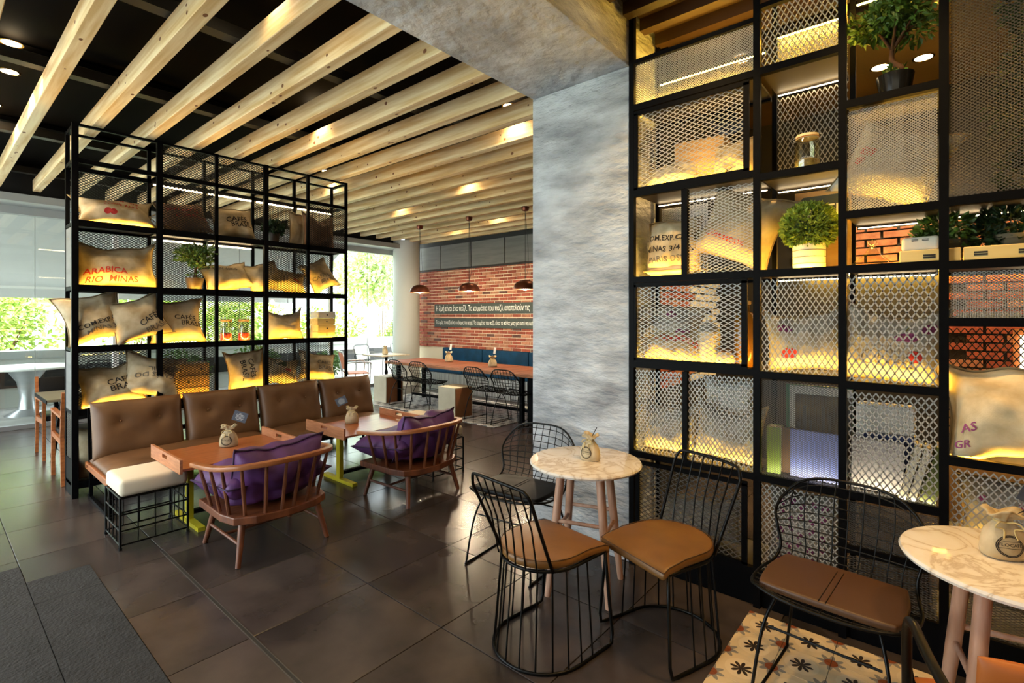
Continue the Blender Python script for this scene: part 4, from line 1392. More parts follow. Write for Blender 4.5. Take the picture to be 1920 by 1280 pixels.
def book(label, loc, d, m, rz=0, ry=0, pages=True, group='books on the shelving'):
    e = empty('book', loc, rz, label, 'book', group, ry=ry)
    w, t, h = d
    mb = MB().b2((-w / 2, -t / 2, 0), (w / 2, -t / 2 + .003, h)).b2((-w / 2, t / 2 - .003, 0), (w / 2, t / 2, h)).b2((-w / 2, -t / 2, 0), (-w / 2 + .003, t / 2, h))
    mb.build('cover', m, e)
    MB().b2((-w / 2 + .004, -t / 2 + .003, .003), (w / 2 - .004, t / 2 - .003, h - .003)).build('pages', 'book_cream', e)
    return e


book('large pale blue book facing out behind fine mesh', rs(1.0, .72, -.1), (.24, .025, .25), 'book_blue', R(-4))
book('green book spine beside the pale blue book', rs(.8, .72, -.07), (.07, .1, .25), 'book_green', R(3))
book('brown book between the green and pale blue books', rs(.86, .72, -.05), (.09, .03, .245), 'book_brown', R(3))
e = empty('framed_picture', rs(.97, .72, .08), 0, 'green edged picture frame with a dark city photo behind the blue book', 'picture')
MB().b2((-.15, 0, 0), (.17, .03, .47)).build('frame', 'green_frame', e)
MB().b2((-.13, -.004, .02), (.17, .001, .465)).build('mount', 'paper', e)
MB().b2((-.1, -.007, .1), (.17, -.003, .42)).build('photo', 'photo_brown', e)
sk = MB()
for k in range(9):
    x = -.09 + .03 * k
    sk.b2((x, -.009, .12), (x + .014, -.0065, .26 + .07 * math.sin(k * 1.9) + .03 * (k % 3)))
sk.build('towers', 'metal_strip', e)
book('silver blue book facing out right of the long post', rs(1.26, .72, -.09), (.21, .03, .25), 'book_silver', R(-3))
book('navy book leaning behind the silver blue book', rs(1.3, .72, -.03), (.2, .03, .27), 'book_navy', R(2))
book('cream book leaning at the right of the silver blue book', rs(1.36, .725, -.1), (.03, .14, .26), 'book_cream', 0, R(14))
book('cream and grey book leaning in the middle of the slanted books', rs(1.395, .725, -.1), (.03, .14, .255), 'book_cream', 0, R(14))
book('olive green book leaning at the right of the slanted books', rs(1.45, .725, -.08), (.06, .16, .26), 'book_olive', 0, R(14))
box_thing('card_box', 'pale cardboard box behind the slanted books', rs(1.28, .72, .1), (.24, .12, .4), 'paper', 0, 0)
book('flat cream book on the narrow shelf at the right photo edge', (-1.5 + 1.66, 3.1, 1.565), (.2, .15, .03), 'book_cream', 0)

# bar room behind the shelving: counter, lit panel and shelf
e = empty('bar_counter', (.9, 4.9, 0), 0, 'wooden bar counter with a lit menu panel behind the shelving', 'counter')
MB().b2((-.9, -.3, 0), (1.4, .3, 1.05)).build('body', 'crate', e)
MB().b2((-.95, -.34, 1.05), (1.45, .34, 1.1)).build('worktop', 'teak_dark', e, bevel=.004)
MB().b2((-.5, -.2, 1.15), (-.1, -.16, 1.45)).build('lit_panel', 'lit_panel', e)
MB().b2((-.53, -.16, 1.1), (-.07, -.12, 1.49)).build('panel_frame', 'teak', e)
for x in (.05, .3, .55):
    MB().b2((x, .2, 1.1), (x + .03, .28, 1.9)).build('upright', 'teak_dark', e)
for z in (1.4, 1.65, 1.9):
    MB().b2((.0, .12, z), (1.3, .3, z + .02)).build('shelf', 'crate', e)
for k in range(8):
    ee = empty('bar_cup', (1.0 + .13 * k, 5.1, 1.42 + .25 * (k % 2)), 0, 'white cup on the %s bar shelf behind the shelving, %s from its left end' % (('lower', 'upper')[k % 2], ('first', 'second', 'third', 'fourth')[k // 2]), 'cup', 'cups on the bar shelf')
    MB().lathe([(.025, 0), (.04, .07), (.036, .07), (.022, .006)], 16, cap=False).build('bowl', 'white_paint', ee, smooth=True, recalc=False)
    MB().tube([(.035, 0, .055), (.055, 0, .045), (.034, 0, .02)], .004, 5).build('handle', 'white_paint', ee)


# ---------------------------------------------------------------- furniture helpers
def pillow_mesh(name, w, h, t, m, seed=0, puff=6.0, ear=.02, heavy=0.0, wr=.004, dips=(), nu=26, nv=20):
    pw = Pillow(w, h, t, seed, ear, heavy, wr, 0, puff)
    vs, fs, idx = [], [], {}
    for side in (1, -1):
        for i in range(nu + 1):
            for j in range(nv + 1):
                edge = i in (0, nu) or j in (0, nv)
                if edge and side == -1:
                    idx[(side, i, j)] = idx[(1, i, j)]
                    continue
                u = math.sin(math.pi / 2 * (-1 + 2 * i / nu))
                v = math.sin(math.pi / 2 * (-1 + 2 * j / nv))
                p = pw.P(u, v, side)
                if edge:
                    p.y = 0
                if side == 1:
                    for (du, dv, dep, rad) in dips:
                        q = ((u - du) * w / 2) ** 2 + ((v - dv) * h / 2) ** 2
                        p.y += dep * math.exp(-q / rad ** 2)
                idx[(side, i, j)] = len(vs)
                vs.append(p)
        for i in range(nu):
            for j in range(nv):
                q = (idx[(side, i, j)], idx[(side, i + 1, j)], idx[(side, i + 1, j + 1)], idx[(side, i, j + 1)])
                fs.append(q if side == 1 else q[::-1])
    return MB().add(vs, fs).mesh(name, m, smooth='all', recalc=False)


def ribbon(mb, pts, w, h, closed=False):
    pts = [Vector(p) for p in pts]
    n = len(pts)
    vs, fs = [], []
    for i in range(n):
        t = pts[min(i + 1, n - 1)] - pts[max(i - 1, 0)]
        t.z = 0
        t.normalize()
        s = Vector((-t.y, t.x, 0)) * w / 2
        z = Vector((0, 0, h / 2))
        vs += [pts[i] - s - z, pts[i] + s - z, pts[i] + s + z, pts[i] - s + z]
    for i in range(n - 1):
        for k in range(4):
            l = (k + 1) % 4
            fs.append((4 * i + k, 4 * i + l, 4 * i + 4 + l, 4 * i + 4 + k))
    fs += [(3, 2, 1, 0), (4 * n - 4, 4 * n - 3, 4 * n - 2, 4 * n - 1)]
    return mb.add(vs, fs)


# ---------------------------------------------------------------- brown sofa
so = empty('sofa', (-5.66, .93, 0), 0, 'long brown leather sofa with four buttoned back cushions', 'sofa')
SL, CW = 2.76, .69
for k in range(4):
    y = CW * k + CW / 2
    dips = [(-.42, .25, .032, .05), (.42, .25, .032, .05)]
    b = link('back_cushion', pillow_mesh('back_cushion', CW - .015, .50, .17, 'leather_sofa', k, 7, .015, .12, .006, dips), so, (.19, y, .595), (R(-13), 0, R(90)))
    for s in (-1, 1):
        MB().lathe([(.001, .012), (.008, .009), (.011, .003), (.011, 0)], 12).build('button', 'button', b, smooth=True, loc=(s * .42 * CW / 2, -.058, .0625), rot=(R(90), 0, 0))
for k in range(2):
    link('seat_cushion', pillow_mesh('seat_cushion', 2 * CW - .01, .62, .14, 'leather_sofa', 9 + k, 8, .01, 0, .004), so, (.44, CW + 2 * CW * k, .345), (R(-90), 0, R(90)))
for y in (.03, SL / 2, SL - .03):
    MB().b2((0, y - .03, .26), (.80, y + .03, .315)).build('wood_rail', 'teak', so, bevel=.005)
    MB().b2((0.0, y - .012, 0), (.80, y + .012, .025)).build('foot_bar', 'black_steel', so)
    for x in (.06, .76):
        MB().b2((x - .012, y - .012, .02), (x + .012, y + .012, .265)).build('leg', 'black_steel', so)
    MB().bar((.06, y, .26), (-.0, y, .78), .03, .02).build('back_upright', 'black_steel', so)
for (x, z) in ((.1, .29), (.7, .29), (.015, .7), (.03, .5)):
    MB().b2((x - .02, .03, z - .02), (x + .02, SL - .03, z + .02)).build('long_rail', 'black_steel', so)
MB().lathe([(.012, 0), (.012, .004)], 12).build('screw_cap', 'teak_dark', so, rot=(R(90), 0, 0), loc=(.08, 0.0, .29))


# ---------------------------------------------------------------- wire cage ottomans
def ottoman(label, loc):
    e = empty('ottoman', loc, 0, label, 'ottoman', 'wire cage ottomans')
    s, h = .2, .35
    for z in (.03, .125, .235, .345):
        MB().tube([(-s, -s, z), (s, -s, z), (s, s, z), (-s, s, z)], .006, 6, closed=True).build('ring', 'black_wire', e)
    for sx in (-1, 1):
        for sy in (-1, 1):
            MB().tube([(sx * s, sy * s, 0), (sx * s, sy * s, h)], .008, 8).build('corner_rod', 'black_wire', e)
            MB().lathe([(.012, 0), (.012, .014)], 10).build('foot', 'black_wire', e, loc=(sx * s, sy * s, 0))
    for k in (-1, 0, 1):
        q = .1 * k
        for p in (((q, -s, .03), (q, -s, h)), ((q, s, .03), (q, s, h)), ((-s, q, .03), (-s, q, h)), ((s, q, .03), (s, q, h))):
            MB().tube(p, .004, 6).build('rod', 'black_wire', e)
    MB().b2((-.205, -.205, h), (.205, .205, h + .115)).build('cushion', 'cream_fabric', e, smooth=True, bevel=.032, seg=4)
    return e


ottoman('cream cushioned wire ottoman at the near end of the sofa', (-4.41, 1.075, 0))
ottoman('cream topped wire ottoman beyond the far tray table', (-4.55, 3.66, 0))
ottoman('wire ottoman half hidden behind the far purple armchair', (-3.92, 3.40, 0))


# ---------------------------------------------------------------- tray tables
def tray_table(label, loc):
    e = empty('tray_table', loc, 0, label, 'table', 'tray tables in front of the sofa')
    w, l, z = .33, .415, .5
    MB().b2((-w, -l, z - .018), (w, l, z)).build('tabletop', 'veneer', e, bevel=.002)
    for s in (-1, 1):
        y0, y1 = s * l, s * (l + .018)
        b = MB()
        b.b2((-w - .01, y0, z - .03), (-.055, y1, z + .07)).b2((.055, y0, z - .03), (w + .01, y1, z + .07))
        b.b2((-.055, y0, z - .03), (.055, y1, z + .022)).b2((-.055, y0, z + .05), (.055, y1, z + .07))
        b.build('handle_board', 'table_edge', e)
    for s, m in ((-1, 'yellow_steel'), (1, 'black_steel')):
        y = s * .27
        MB().b2((-.03, y - .02, .03), (.03, y + .02, z - .018)).build('leg', m, e)
        MB().b2((-.26, y - .025, 0), (.26, y + .025, .03)).build('foot', m, e)
    MB().b2((-.02, -.27, .06), (.02, .27, .09)).build('stretcher', 'black_steel', e)
    MB().b2((-.02, -.36, z - .045), (.02, .36, z - .018)).build('under_rail', 'black_steel', e)
    return e


tray_table('orange brown tray table nearest the camera in front of the sofa', (-4.39, 1.61, 0))
tray_table('tray table with a glossy reflecting top at the far end of the sofa', (-4.39, 2.88, 0))


# ---------------------------------------------------------------- burlap pouches
def pouch(label, loc, s=1.0, rz=0, card='card_grey', stamp=True, tilt=18, lines=True):
    e = empty('burlap_pouch', loc, rz, label, 'pouch', 'burlap pouches on the tables')
    seg = 36
    prof = [(.040, 0), (.050, .004), (.053, .02), (.050, .05), (.042, .078), (.026, .098), (.017, .106), (.020, .114), (.034, .126), (.044, .132), (.040, .137), (.026, .128), (.010, .118)]
    vs, fs = [], []
    for i, (r, z) in enumerate(prof):
        for k in range(seg):
            a = 2 * math.pi * k / seg
            wv = 1 + (.10 * math.sin(7 * a) + .06 * math.sin(11 * a + 1)) * (max(0, (z - .06) / .07)) + .04 * math.sin(3 * a + 2)
            vs.append((r * wv * math.cos(a) * 1.08, r * wv * math.sin(a) * .82, z + (.009 * math.sin(3 * a) if 8 <= i <= 11 else 0)))
    for i in range(len(prof) - 1):
        for k in range(seg):
            l = (k + 1) % seg
            fs.append((i * seg + k, i * seg + l, (i + 1) * seg + l, (i + 1) * seg + k))
    fs.append(tuple(range(seg))[::-1])
    MB().add([(x * s, y * s, z * s) for x, y, z in vs], fs).build('bag', 'burlap', e, smooth='all', recalc=False)
    st = MB().tube([(.021 * s * math.cos(a), .018 * s * math.sin(a), .105 * s) for a in [k * math.pi / 8 for k in range(16)]], .0028 * s, 6, closed=True)
    for q in (-1, 1):
        st.tube(spline([(0, -.018 * s, .105 * s), (q * .02 * s, -.03 * s, .11 * s), (q * .032 * s, -.034 * s, .095 * s), (q * .012 * s, -.032 * s, .09 * s), (q * .016 * s, -.042 * s, .065 * s)], 5), .0022 * s, 5)
    st.build('string', 'string', e, smooth='all')
    if stamp:
        sm = MB()

        def wrap(x, z):
            r = .0535 - .00002
            zz = .045 + z
            rr = .0525 if zz < .05 else .0525 - (zz - .05) * .33
            a = x / .05
            wv = 1 + .04 * math.sin(3 * (a - math.pi / 2) + 2)
            return (rr * wv * math.sin(a) * 1.08 * s, -(rr * wv * math.cos(a) * .82 + .0012) * s, zz * s)
        for t_, sz, oz in (('FLOCAF\u00c9', .0125, .004), ('ring', .062, .0), ('ring', .055, 0)):
            tv, tf = TXT[t_]
            sm.add([wrap(x * sz, z * sz + oz) for x, z in tv], tf)
        for z in (-.006, .013):
            sm.add([wrap(-.026 + .052 * k / 8, z) for k in range(9)] + [wrap(-.026 + .052 * k / 8, z + .0012) for k in range(9)], [(k, k + 1, k + 10, k + 9) for k in range(8)])
        sm.build('stamp', 'ink_black', e, recalc=False)
    if card:
        c = empty('tmp', (0, 0, 0))
        bpy.data.objects.remove(c)
        rot = Matrix.Rotation(R(tilt), 3, 'Y')
        q = MB()
        q.bar((0, 0, .1 * s), rot @ Vector((0, 0, .175 * s)), .003, .003)
        q.build('card_stick', 'dark_paint', e)
        cd = MB()
        cen = rot @ Vector((0, 0, .205 * s))
        cd.box(cen, (.088 * s, .002, .066 * s) if card == 'card_grey' else (.028 * s, .002, .08 * s), rot)
        co = cd.build('card', card, e)
        if lines and card == 'card_grey':
            tl = MB()
            for k in range(6):
                wd = (.02, .05, .054, .046, .052, .04)[k] * s
                tl.box(cen + rot @ Vector((0, -.0014, (.02 - .008 * k) * s)), (wd, .0006, .0018 * s), rot)
            tl.build('print_lines', 'chalk', co)
    return e


pouch('burlap pouch with a grey card on the near tray table', (-4.5, 1.66, .5), 1.25, R(52), 'card_grey', True, 20)
pouch('burlap pouch with a grey card on the glossy far tray table', (-4.52, 2.82, .5), 1.2, R(50), 'card_grey', False, -24)
pouch('burlap pouch on the round marble table near the column', (-1.56, 2.54, .74), 1.1, R(-5), None)
q = MB().tube([(0, 0, .12), (.06, -.02, .2)], .0025, 6).build('card_stick', 'dark_paint', bpy.data.objects['burlap_pouch.002'])
pouch('burlap pouch stamped FLOCAFE on the marble table at the right photo edge', (.165, 2.45, .742), 1.18, R(20), 'card_grey', True, 24)
pouch('burlap pouch with a white card on the long table, left one', (-6.78, 6.2, .752), 1.3, R(45), 'paper', False, 8, False)
pouch('burlap pouch with a white card on the long table, right one', (-5.54, 6.02, .752), 1.3, R(45), 'paper', False, 8, False)
pouch('tan pouch on the small square table by the far window', (-9.12, 6.5, .755), 1.3, 0, None, False)


# ---------------------------------------------------------------- spindle armchairs with purple cushions
def armchair(label, loc, rz):
    e = empty('armchair', loc, rz, label, 'armchair', 'spindle back armchairs')
    poly = [(-.33, -.31), (.33, -.31), (.34, .1), (.31, .24), (.2, .31), (0, .34), (-.2, .31), (-.31, .24), (-.34, .1)]
    MB().prism(poly, .255, .305).build('seat_frame', 'teak_dark', e, bevel=.006)
    rail = spline([(-.375, -.27, .565), (-.385, -.05, .59), (-.37, .16, .615), (-.29, .31, .635), (-.14, .385, .645), (0, .4, .648), (.14, .385, .645), (.29, .31, .635), (.37, .16, .615), (.385, -.05, .59), (.375, -.27, .565)], 6)
    ribbon(MB(), rail, .05, .03).build('back_rail', 'teak', e, smooth=True, bevel=.006)
    n = len(rail)
    for k in range(12):
        i = int(round(4 + k * (n - 9) / 11))
        p = rail[i]
        q = Vector((p.x * .83, p.y * .78 if p.y > 0 else p.y * .8, .29))
        MB().tube([q, q.lerp(p, .5), p - Vector((0, 0, .01))], [.012, .0125, .010], 8).build('spindle', 'teak_dark', e, smooth=True)
    for sx in (-1, 1):
        for sy in (-1, 1):
            MB().tube([(sx * .25, sy * .22, .26), (sx * .30, sy * .28, 0)], [.024, .016], 10).build('leg', 'teak_dark', e, smooth=True)
    for sx in (-1, 1):
        MB().tube([(sx * .275, -.25, .13), (sx * .275, .25, .13)], .011, 8).build('stretcher', 'teak_dark', e, smooth=True)
    MB().tube([(-.275, .0, .13), (.275, 0, .13)], .011, 8).build('stretcher', 'teak_dark', e, smooth=True)
    return e


AC = [((-3.63, 1.59, 0), R(-90), 'near'), ((-3.62, 2.87, 0), R(-86), 'far')]
for (l, rz, w) in AC:
    armchair('spindle back wooden armchair holding purple cushions, the %s one' % w, l, rz)
    f = Vector((math.sin(rz), -math.cos(rz), 0))
    sack('seat_cushion', 'purple seat cushion lying flat in the %s spindle armchair' % w, (l[0] + f.x * .08, l[1] + f.y * .08, .306), .70, .66, .26, rz, 84, 0, (), 60 + int(l[1]), 'purple', 'cushion', 'purple cushions', ear=.04, heavy=.0, wr=.014, sink=.0, puff=3.6, seam='purple_seam', seam_r=.006)
    sack('back_cushion', 'plump purple back cushion standing in the %s spindle armchair' % w, (l[0] - f.x * .15, l[1] - f.y * .15, .345), .60, .42, .32, rz, 20, 0, (), 64 + int(l[1]), 'purple', 'cushion', 'purple cushions', ear=.04, heavy=-.1, wr=.036, sink=.05, puff=2.8, slump=.1, seam='purple_seam', seam_r=.007)


# ---------------------------------------------------------------- marble bistro tables
def bistro(label, loc, rz):
    e = empty('bistro_table', loc, rz, label, 'table', 'round marble tables')
    MB().lathe([(.30, .716), (.318, .720), (.323, .730), (.318, .739), (.31, .741)], 64).build('marble_top', 'marble', e, smooth=True)
    MB().lathe([(.17, .69), (.18, .695), (.18, .716), (.17, .716)], 24).build('hub', 'beech', e)
    for k in range(4):
        a = R(45 + 90 * k)
        c, s = math.cos(a), math.sin(a)
        MB().tube([(c * .155, s * .155, .715), (c * .20, s * .20, .35), (c * .245, s * .245, 0)], [.024, .024, .017], 14).build('leg', 'beech', e, smooth=True)
        b = R(135 + 90 * k)
        z = .36 if k % 2 else .42
        MB().tube([(c * .196, s * .196, z), (math.cos(b) * .196, math.sin(b) * .196, z)], .011, 10).build('stretcher', 'beech', e, smooth=True)
    return e


bistro('round marble table with beech legs beside the concrete column', (-1.58, 2.515, 0), R(18))
bistro('round marble table with beech legs cut by the right photo edge', (.20, 2.41, 0), R(10))


# ---------------------------------------------------------------- barrel shaped rod chairs
def horseshoe(w, yf, yb, n=26):
    r = w
    pts = [(-w, yf)]
    yc = yb - r
    pts += [(-w, yf + (yc - yf) * .5)]
    pts += [(r * math.cos(a), yc + r * math.sin(a)) for a in [math.pi - math.pi * k / n for k in range(n + 1)]]
    pts += [(w, yf + (yc - yf) * .5), (w, yf)]
    return pts


def resample(pts, n):
    P = [Vector(p) for p in pts]
    L = [0]
    for a, b in zip(P[:-1], P[1:]):
        L.append(L[-1] + (b - a).length)
    out = []
    for k in range(n):
        t = L[-1] * k / (n - 1)
        i = max(j for j in range(len(L)) if L[j] <= t + 1e-9)
        i = min(i, len(P) - 2)
        out.append(P[i].lerp(P[i + 1], (t - L[i]) / max(1e-9, L[i + 1] - L[i])))
    return out


def barrel_chair(label, loc, rz):
    e = empty('barrel_chair', loc, rz, label, 'chair', 'black rod barrel chairs')
    top = resample([p + (.44,) for p in horseshoe(.205, -.2, .22)], 17)
    bot = resample([p + (.008,) for p in horseshoe(.238, -.222, .258)], 17)
    ring = [top[0]] + [top[0].lerp(bot[0], t) for t in (.3, .6, .88)] + [bot[0] + Vector((0, .012, .004)), bot[0] + Vector((0, .04, 0))]
    tail = [bot[-1] + Vector((0, .04, 0)), bot[-1] + Vector((0, .012, .004))] + [top[-1].lerp(bot[-1], t) for t in (.88, .6, .3)] + [top[-1]]
    MB().tube(ring + resample([p + (.008,) for p in horseshoe(.238, -.155, .258)], 30) + tail, .008, 8).build('base_frame', 'black_wire', e, smooth='all')
    MB().tube([p + (.44,) for p in horseshoe(.205, -.2, .22)] + [(.2, -.205, .435), (-.2, -.205, .435)], .008, 8, closed=True).build('seat_ring', 'black_wire', e, smooth='all')
    for k in range(2, 15):
        MB().tube([top[k], top[k].lerp(bot[k], .5), bot[k]], .0042, 6).build('base_rod', 'black_wire', e)
    side = [(-.178, .135, .44), (-.188, .19, .56), (-.198, .245, .68), (-.206, .288, .775)]
    corner = [(-.2 + .04 * (1 - math.cos(q)) , .29 + .018 * math.sin(q), .79 + .048 * math.sin(q)) for q in [R(20 * k) for k in range(1, 5)]]
    half_l = side + corner + [(-.1, .314, .842)]
    br = half_l + [(0, .316, .843)] + [(-x, y, z) for x, y, z in half_l[::-1]]
    MB().tube(br, .008, 8).build('back_frame', 'black_wire', e, smooth='all')
    for k in range(6):
        u = -.14 + .056 * k
        zb = .22 - (abs(u) / .205) ** 2 * .07
        MB().tube([(u * .95, zb, .44), (u, zb * .5 + .135, .64), (u * 1.08, .314, .842)], .0042, 6).build('back_rod', 'black_wire', e)
    poly = [(-.215, -.235)] + [(x * 1.03, y) for x, y in horseshoe(.205, -.2, .225)] + [(.215, -.235)]
    pad = MB().prism(poly, .448, .49).mesh('seat_pad', 'leather', bevel=.016, seg=3, smooth=True)
    for v in pad.vertices:
        if v.co.y < -.12:
            v.co.z -= ((-.12 - v.co.y) / .115) ** 2 * .03
    link('seat_pad', pad, e)
    MB().tube([(x * .985, y * .99, .489 - (max(0, -.12 - y) / .115) ** 2 * .03) for x, y in poly], .0022, 5, closed=True).build('piping', 'leather_brown', e, smooth='all')
    return e


barrel_chair('black rod barrel chair with brown seat, its back toward the camera', (-1.47, 1.98, 0), R(172))
barrel_chair('black rod barrel chair with brown seat, its back against the shelving', (-1.035, 2.385, 0), R(-20))


# ---------------------------------------------------------------- wire grid chairs
def wire_surf(s, t, W=1.0):
    prof = [(-.24, .455), (-.12, .44), (.02, .432), (.13, .44), (.2, .50), (.24, .60), (.275, .71), (.315, .82)]
    hw = [.25, .275, .282, .262, .252, .272, .285, .27]
    f = s * (len(prof) - 1)
    i = min(int(f), len(prof) - 2)
    u = f - i

    def cr(a):
        p0, p1, p2, p3 = a[max(i - 1, 0)], a[i], a[i + 1], a[min(i + 2, len(a) - 1)]
        return .5 * (2 * p1 + (p2 - p0) * u + (2 * p0 - 5 * p1 + 4 * p2 - p3) * u * u + (3 * p1 - p0 - 3 * p2 + p3) * u ** 3)
    y = cr([p[0] for p in prof])
    z = cr([p[1] for p in prof])
    w = cr(hw) * W
    bk = max(0, min(1, (s - .45) / .3))
    y2 = y - .055 * t * t * bk
    z2 = z + .018 * t * t * (1 - bk)
    if s > .72:
        z2 -= (abs(t) ** 4) * .115 * (s - .72) / .28
    if s < .12:
        y2 += (abs(t) ** 4) * .04 * (.12 - s) / .12
    return Vector((w * t, y2, z2))


def wire_chair(label, loc, rz, pad=None, nx=11, ny=21, group='black wire grid chairs', wr=.0028, W=1.0):
    def wire_surface(s, t):
        return wire_surf(s, t, W)

    e = empty('wire_chair', loc, rz, label, 'chair', group)
    per = [wire_surface(0, -1 + 2 * k / 16) for k in range(16)] + [wire_surface(k / 30, 1) for k in range(30)] + [wire_surface(1, 1 - 2 * k / 16) for k in range(16)] + [wire_surface(1 - k / 30, -1) for k in range(30)]
    MB().tube(per, .0065 if pad else .009, 8, closed=True).build('outer_frame', 'black_wire', e, smooth='all')
    a = MB()
    for k in range(1, nx - 1):
        t = -1 + 2 * k / (nx - 1)
        a.tube([wire_surface(q / 20, t) for q in range(21)], wr, 5, caps=False)
    a.build('long_wires', 'black_wire', e, smooth='all')
    b = MB()
    for k in range(1, ny - 1):
        s = k / (ny - 1)
        b.tube([wire_surface(s, -1 + 2 * q / 10) for q in range(11)], wr, 5, caps=False)
    b.build('cross_wires', 'black_wire', e, smooth='all')
    for sx in (-1, 1):
        MB().tube(spline([(sx * .17, -.13, .435), (sx * .21, -.2, .30), (sx * .24, -.245, .03), (sx * .24, -.22, .008), (sx * .24, .21, .008), (sx * .24, .235, .03), (sx * .2, .19, .30), (sx * .16, .12, .435)], 5), .0065, 8).build('sled_leg', 'black_wire', e, smooth='all')
    MB().tube([(-.19, -.19, .31), (.19, -.19, .31)], .005, 6).build('leg_brace', 'black_wire', e)
    MB().tube([(-.185, .185, .31), (.185, .185, .31)], .005, 6).build('leg_brace', 'black_wire', e)
    if pad:
        ol = [wire_surface(.07 + .43 * k / 12, .88) for k in range(13)] + [wire_surface(.5, .88 - 1.76 * k / 8) for k in range(1, 8)] + [wire_surface(.5 - .43 * k / 12, -.88) for k in range(13)] + [wire_surface(.07, -.88 + 1.76 * k / 8) for k in range(1, 8)]
        pm = MB().prism([(p.x, p.y) for p in ol], .452, .482).mesh('seat_pad', pad, bevel=.01, seg=3, smooth=True)
        so_ = link('seat_pad', pm, e)
        MB().tube([(.012, -.19, .483), (.012, .12, .483)], .0015, 5).tube([(-.012, -.19, .483), (-.012, .12, .483)], .0015, 5).build('stitching', 'leather_dark', so_)
    return e


wire_chair('black wire grid chair with dark seat pad behind the marble table', (-2.09, 2.53, 0), R(6), 'leather_dark')
wire_chair('black wire grid chair with brown seat pad standing on the patterned tiles', (-.335, 2.43, 0), R(-4), 'leather_brown')
w0 = wire_chair('black wire grid chair at the long table, leftmost of four', (-7.2, 5.62, 0), R(176), None, 10, 17, 'wire chairs at the long table', .0042, .87)
for (x, rz, lab) in [(-6.62, 183, 'second from the left of four'), (-5.3, 178, 'third from the left of four'), (-4.74, 184, 'rightmost of four')]:
    c = copy_tree(w0)
    c.location = (x, 5.62, 0)
    c.rotation_euler = (0, 0, R(rz))
    c['label'] = 'black wire grid chair at the long table, ' + lab

# ---------------------------------------------------------------- orange armchair in the corner
e = empty('tube_armchair', (.227, 1.825, 0), R(193), 'orange padded armchair with bent black tube arms at the photo corner', 'armchair')
for sx in (-1, 1):
    MB().tube(spline([(sx * .25, -.28, .01), (sx * .255, -.27, .4), (sx * .26, -.24, .6), (sx * .26, -.17, .655), (sx * .26, .0, .66), (sx * .25, .2, .655), (sx * .24, .27, .6), (sx * .24, .26, .4), (sx * .25, .3, .01)], 6), .014, 10).build('arm_tube', 'black_wire', e, smooth='all')
link('seat', pillow_mesh('seat', .48, .48, .07, 'orange_pad', 3, 8, .0, 0, .002), e, (0, -.02, .445), (R(-90), 0, 0))
link('backrest', pillow_mesh('backrest', .46, .3, .06, 'orange_pad', 4, 7, .0, 0, .002), e, (0, .24, .68), (R(-8), 0, 0))
MB().b2((-.24, -.2, .4), (.24, .22, .412)).build('seat_frame', 'black_wire', e)

# ---------------------------------------------------------------- long table, bench, stools by the brick wall
e = empty('long_table', (-6.2, 6.05, 0), 0, 'long plank topped communal table by the brick wall', 'table')
for k in range(14):
    MB().b2((-1.65 + .255 * k, -.45, .705), (-1.65 + .255 * k + .251, .45, .75 + .001 * (k % 2))).build('plank', 'plank', e, bevel=.003, seg=1)
MB().b2((-1.66, -.468, .70), (1.93, -.451, .745)).build('front_edge', 'table_edge', e, bevel=.003)
for x in (-1.45, 1.5):
    for y in (-.3, .3):
        MB().b2((x - .03, y - .03, 0), (x + .03, y + .03, .705)).build('leg', 'black_steel', e)
    MB().b2((x - .03, -.3, .66), (x + .03, .3, .705)).build('apron', 'black_steel', e)
MB().b2((1.62, -.32, 0), (1.9, .32, .70)).build('end_support', 'black_steel', e)
MB().b2((-1.4, -.03, .1), (1.5, .03, .14)).build('stretcher', 'black_steel', e)
e = empty('bench', (-6.0, 7.35, 0), 0, 'wall bench with teal padded back under the brick', 'bench')
MB().b2((-2.6, -.28, 0), (2.4, .4, .40)).build('base', 'panel_grey', e)
cr = MB()
for k in range(125):
    cr.b2((-2.6 + .04 * k, -.29, .02), (-2.6 + .04 * k + .02, -.28, .39))
cr.build('corrugation', 'alu', e)['kind'] = 'stuff'
for k in range(4):
    x = -2.58 + 1.245 * k
    MB().b2((x, -.3, .40), (x + 1.235, .3, .48)).build('seat_cushion', 'teal', e, bevel=.02, smooth=True)
for k in range(4):
    x = -2.58 + 1.245 * k
    MB().b2((x + .002, .3, .46), (x + 1.233, .42, .87)).build('back_cushion', 'teal', e, bevel=.025, smooth=True)


def cube_stool(label, loc):
    e = empty('cube_stool', loc, 0, label, 'stool', 'wooden cube stools')
    s, h = .19, .47
    MB().b2((-s, -s, .0), (s, -s + .016, h - .016)).build('front_panel', 'ply', e, bevel=.001)
    MB().b2((-s, s - .016, .0), (s, s, h - .016)).build('back_panel', 'ply', e, bevel=.001)
    MB().b2((-s, -s + .016, .0), (-s + .016, s - .016, h - .016)).build('side_panel', 'ply_side', e, bevel=.001)
    MB().b2((s - .016, -s + .016, .0), (s, s - .016, h - .016)).build('side_panel', 'ply_side', e, bevel=.001)
    MB().b2((-s, -s, h - .016), (s, s, h)).build('top_panel', 'ply', e, bevel=.001)


cube_stool('plywood cube stool at the left end of the long table', (-7.84, 5.66, 0))
cube_stool('plywood cube stool between the pairs of wire chairs', (-5.86, 5.50, 0))


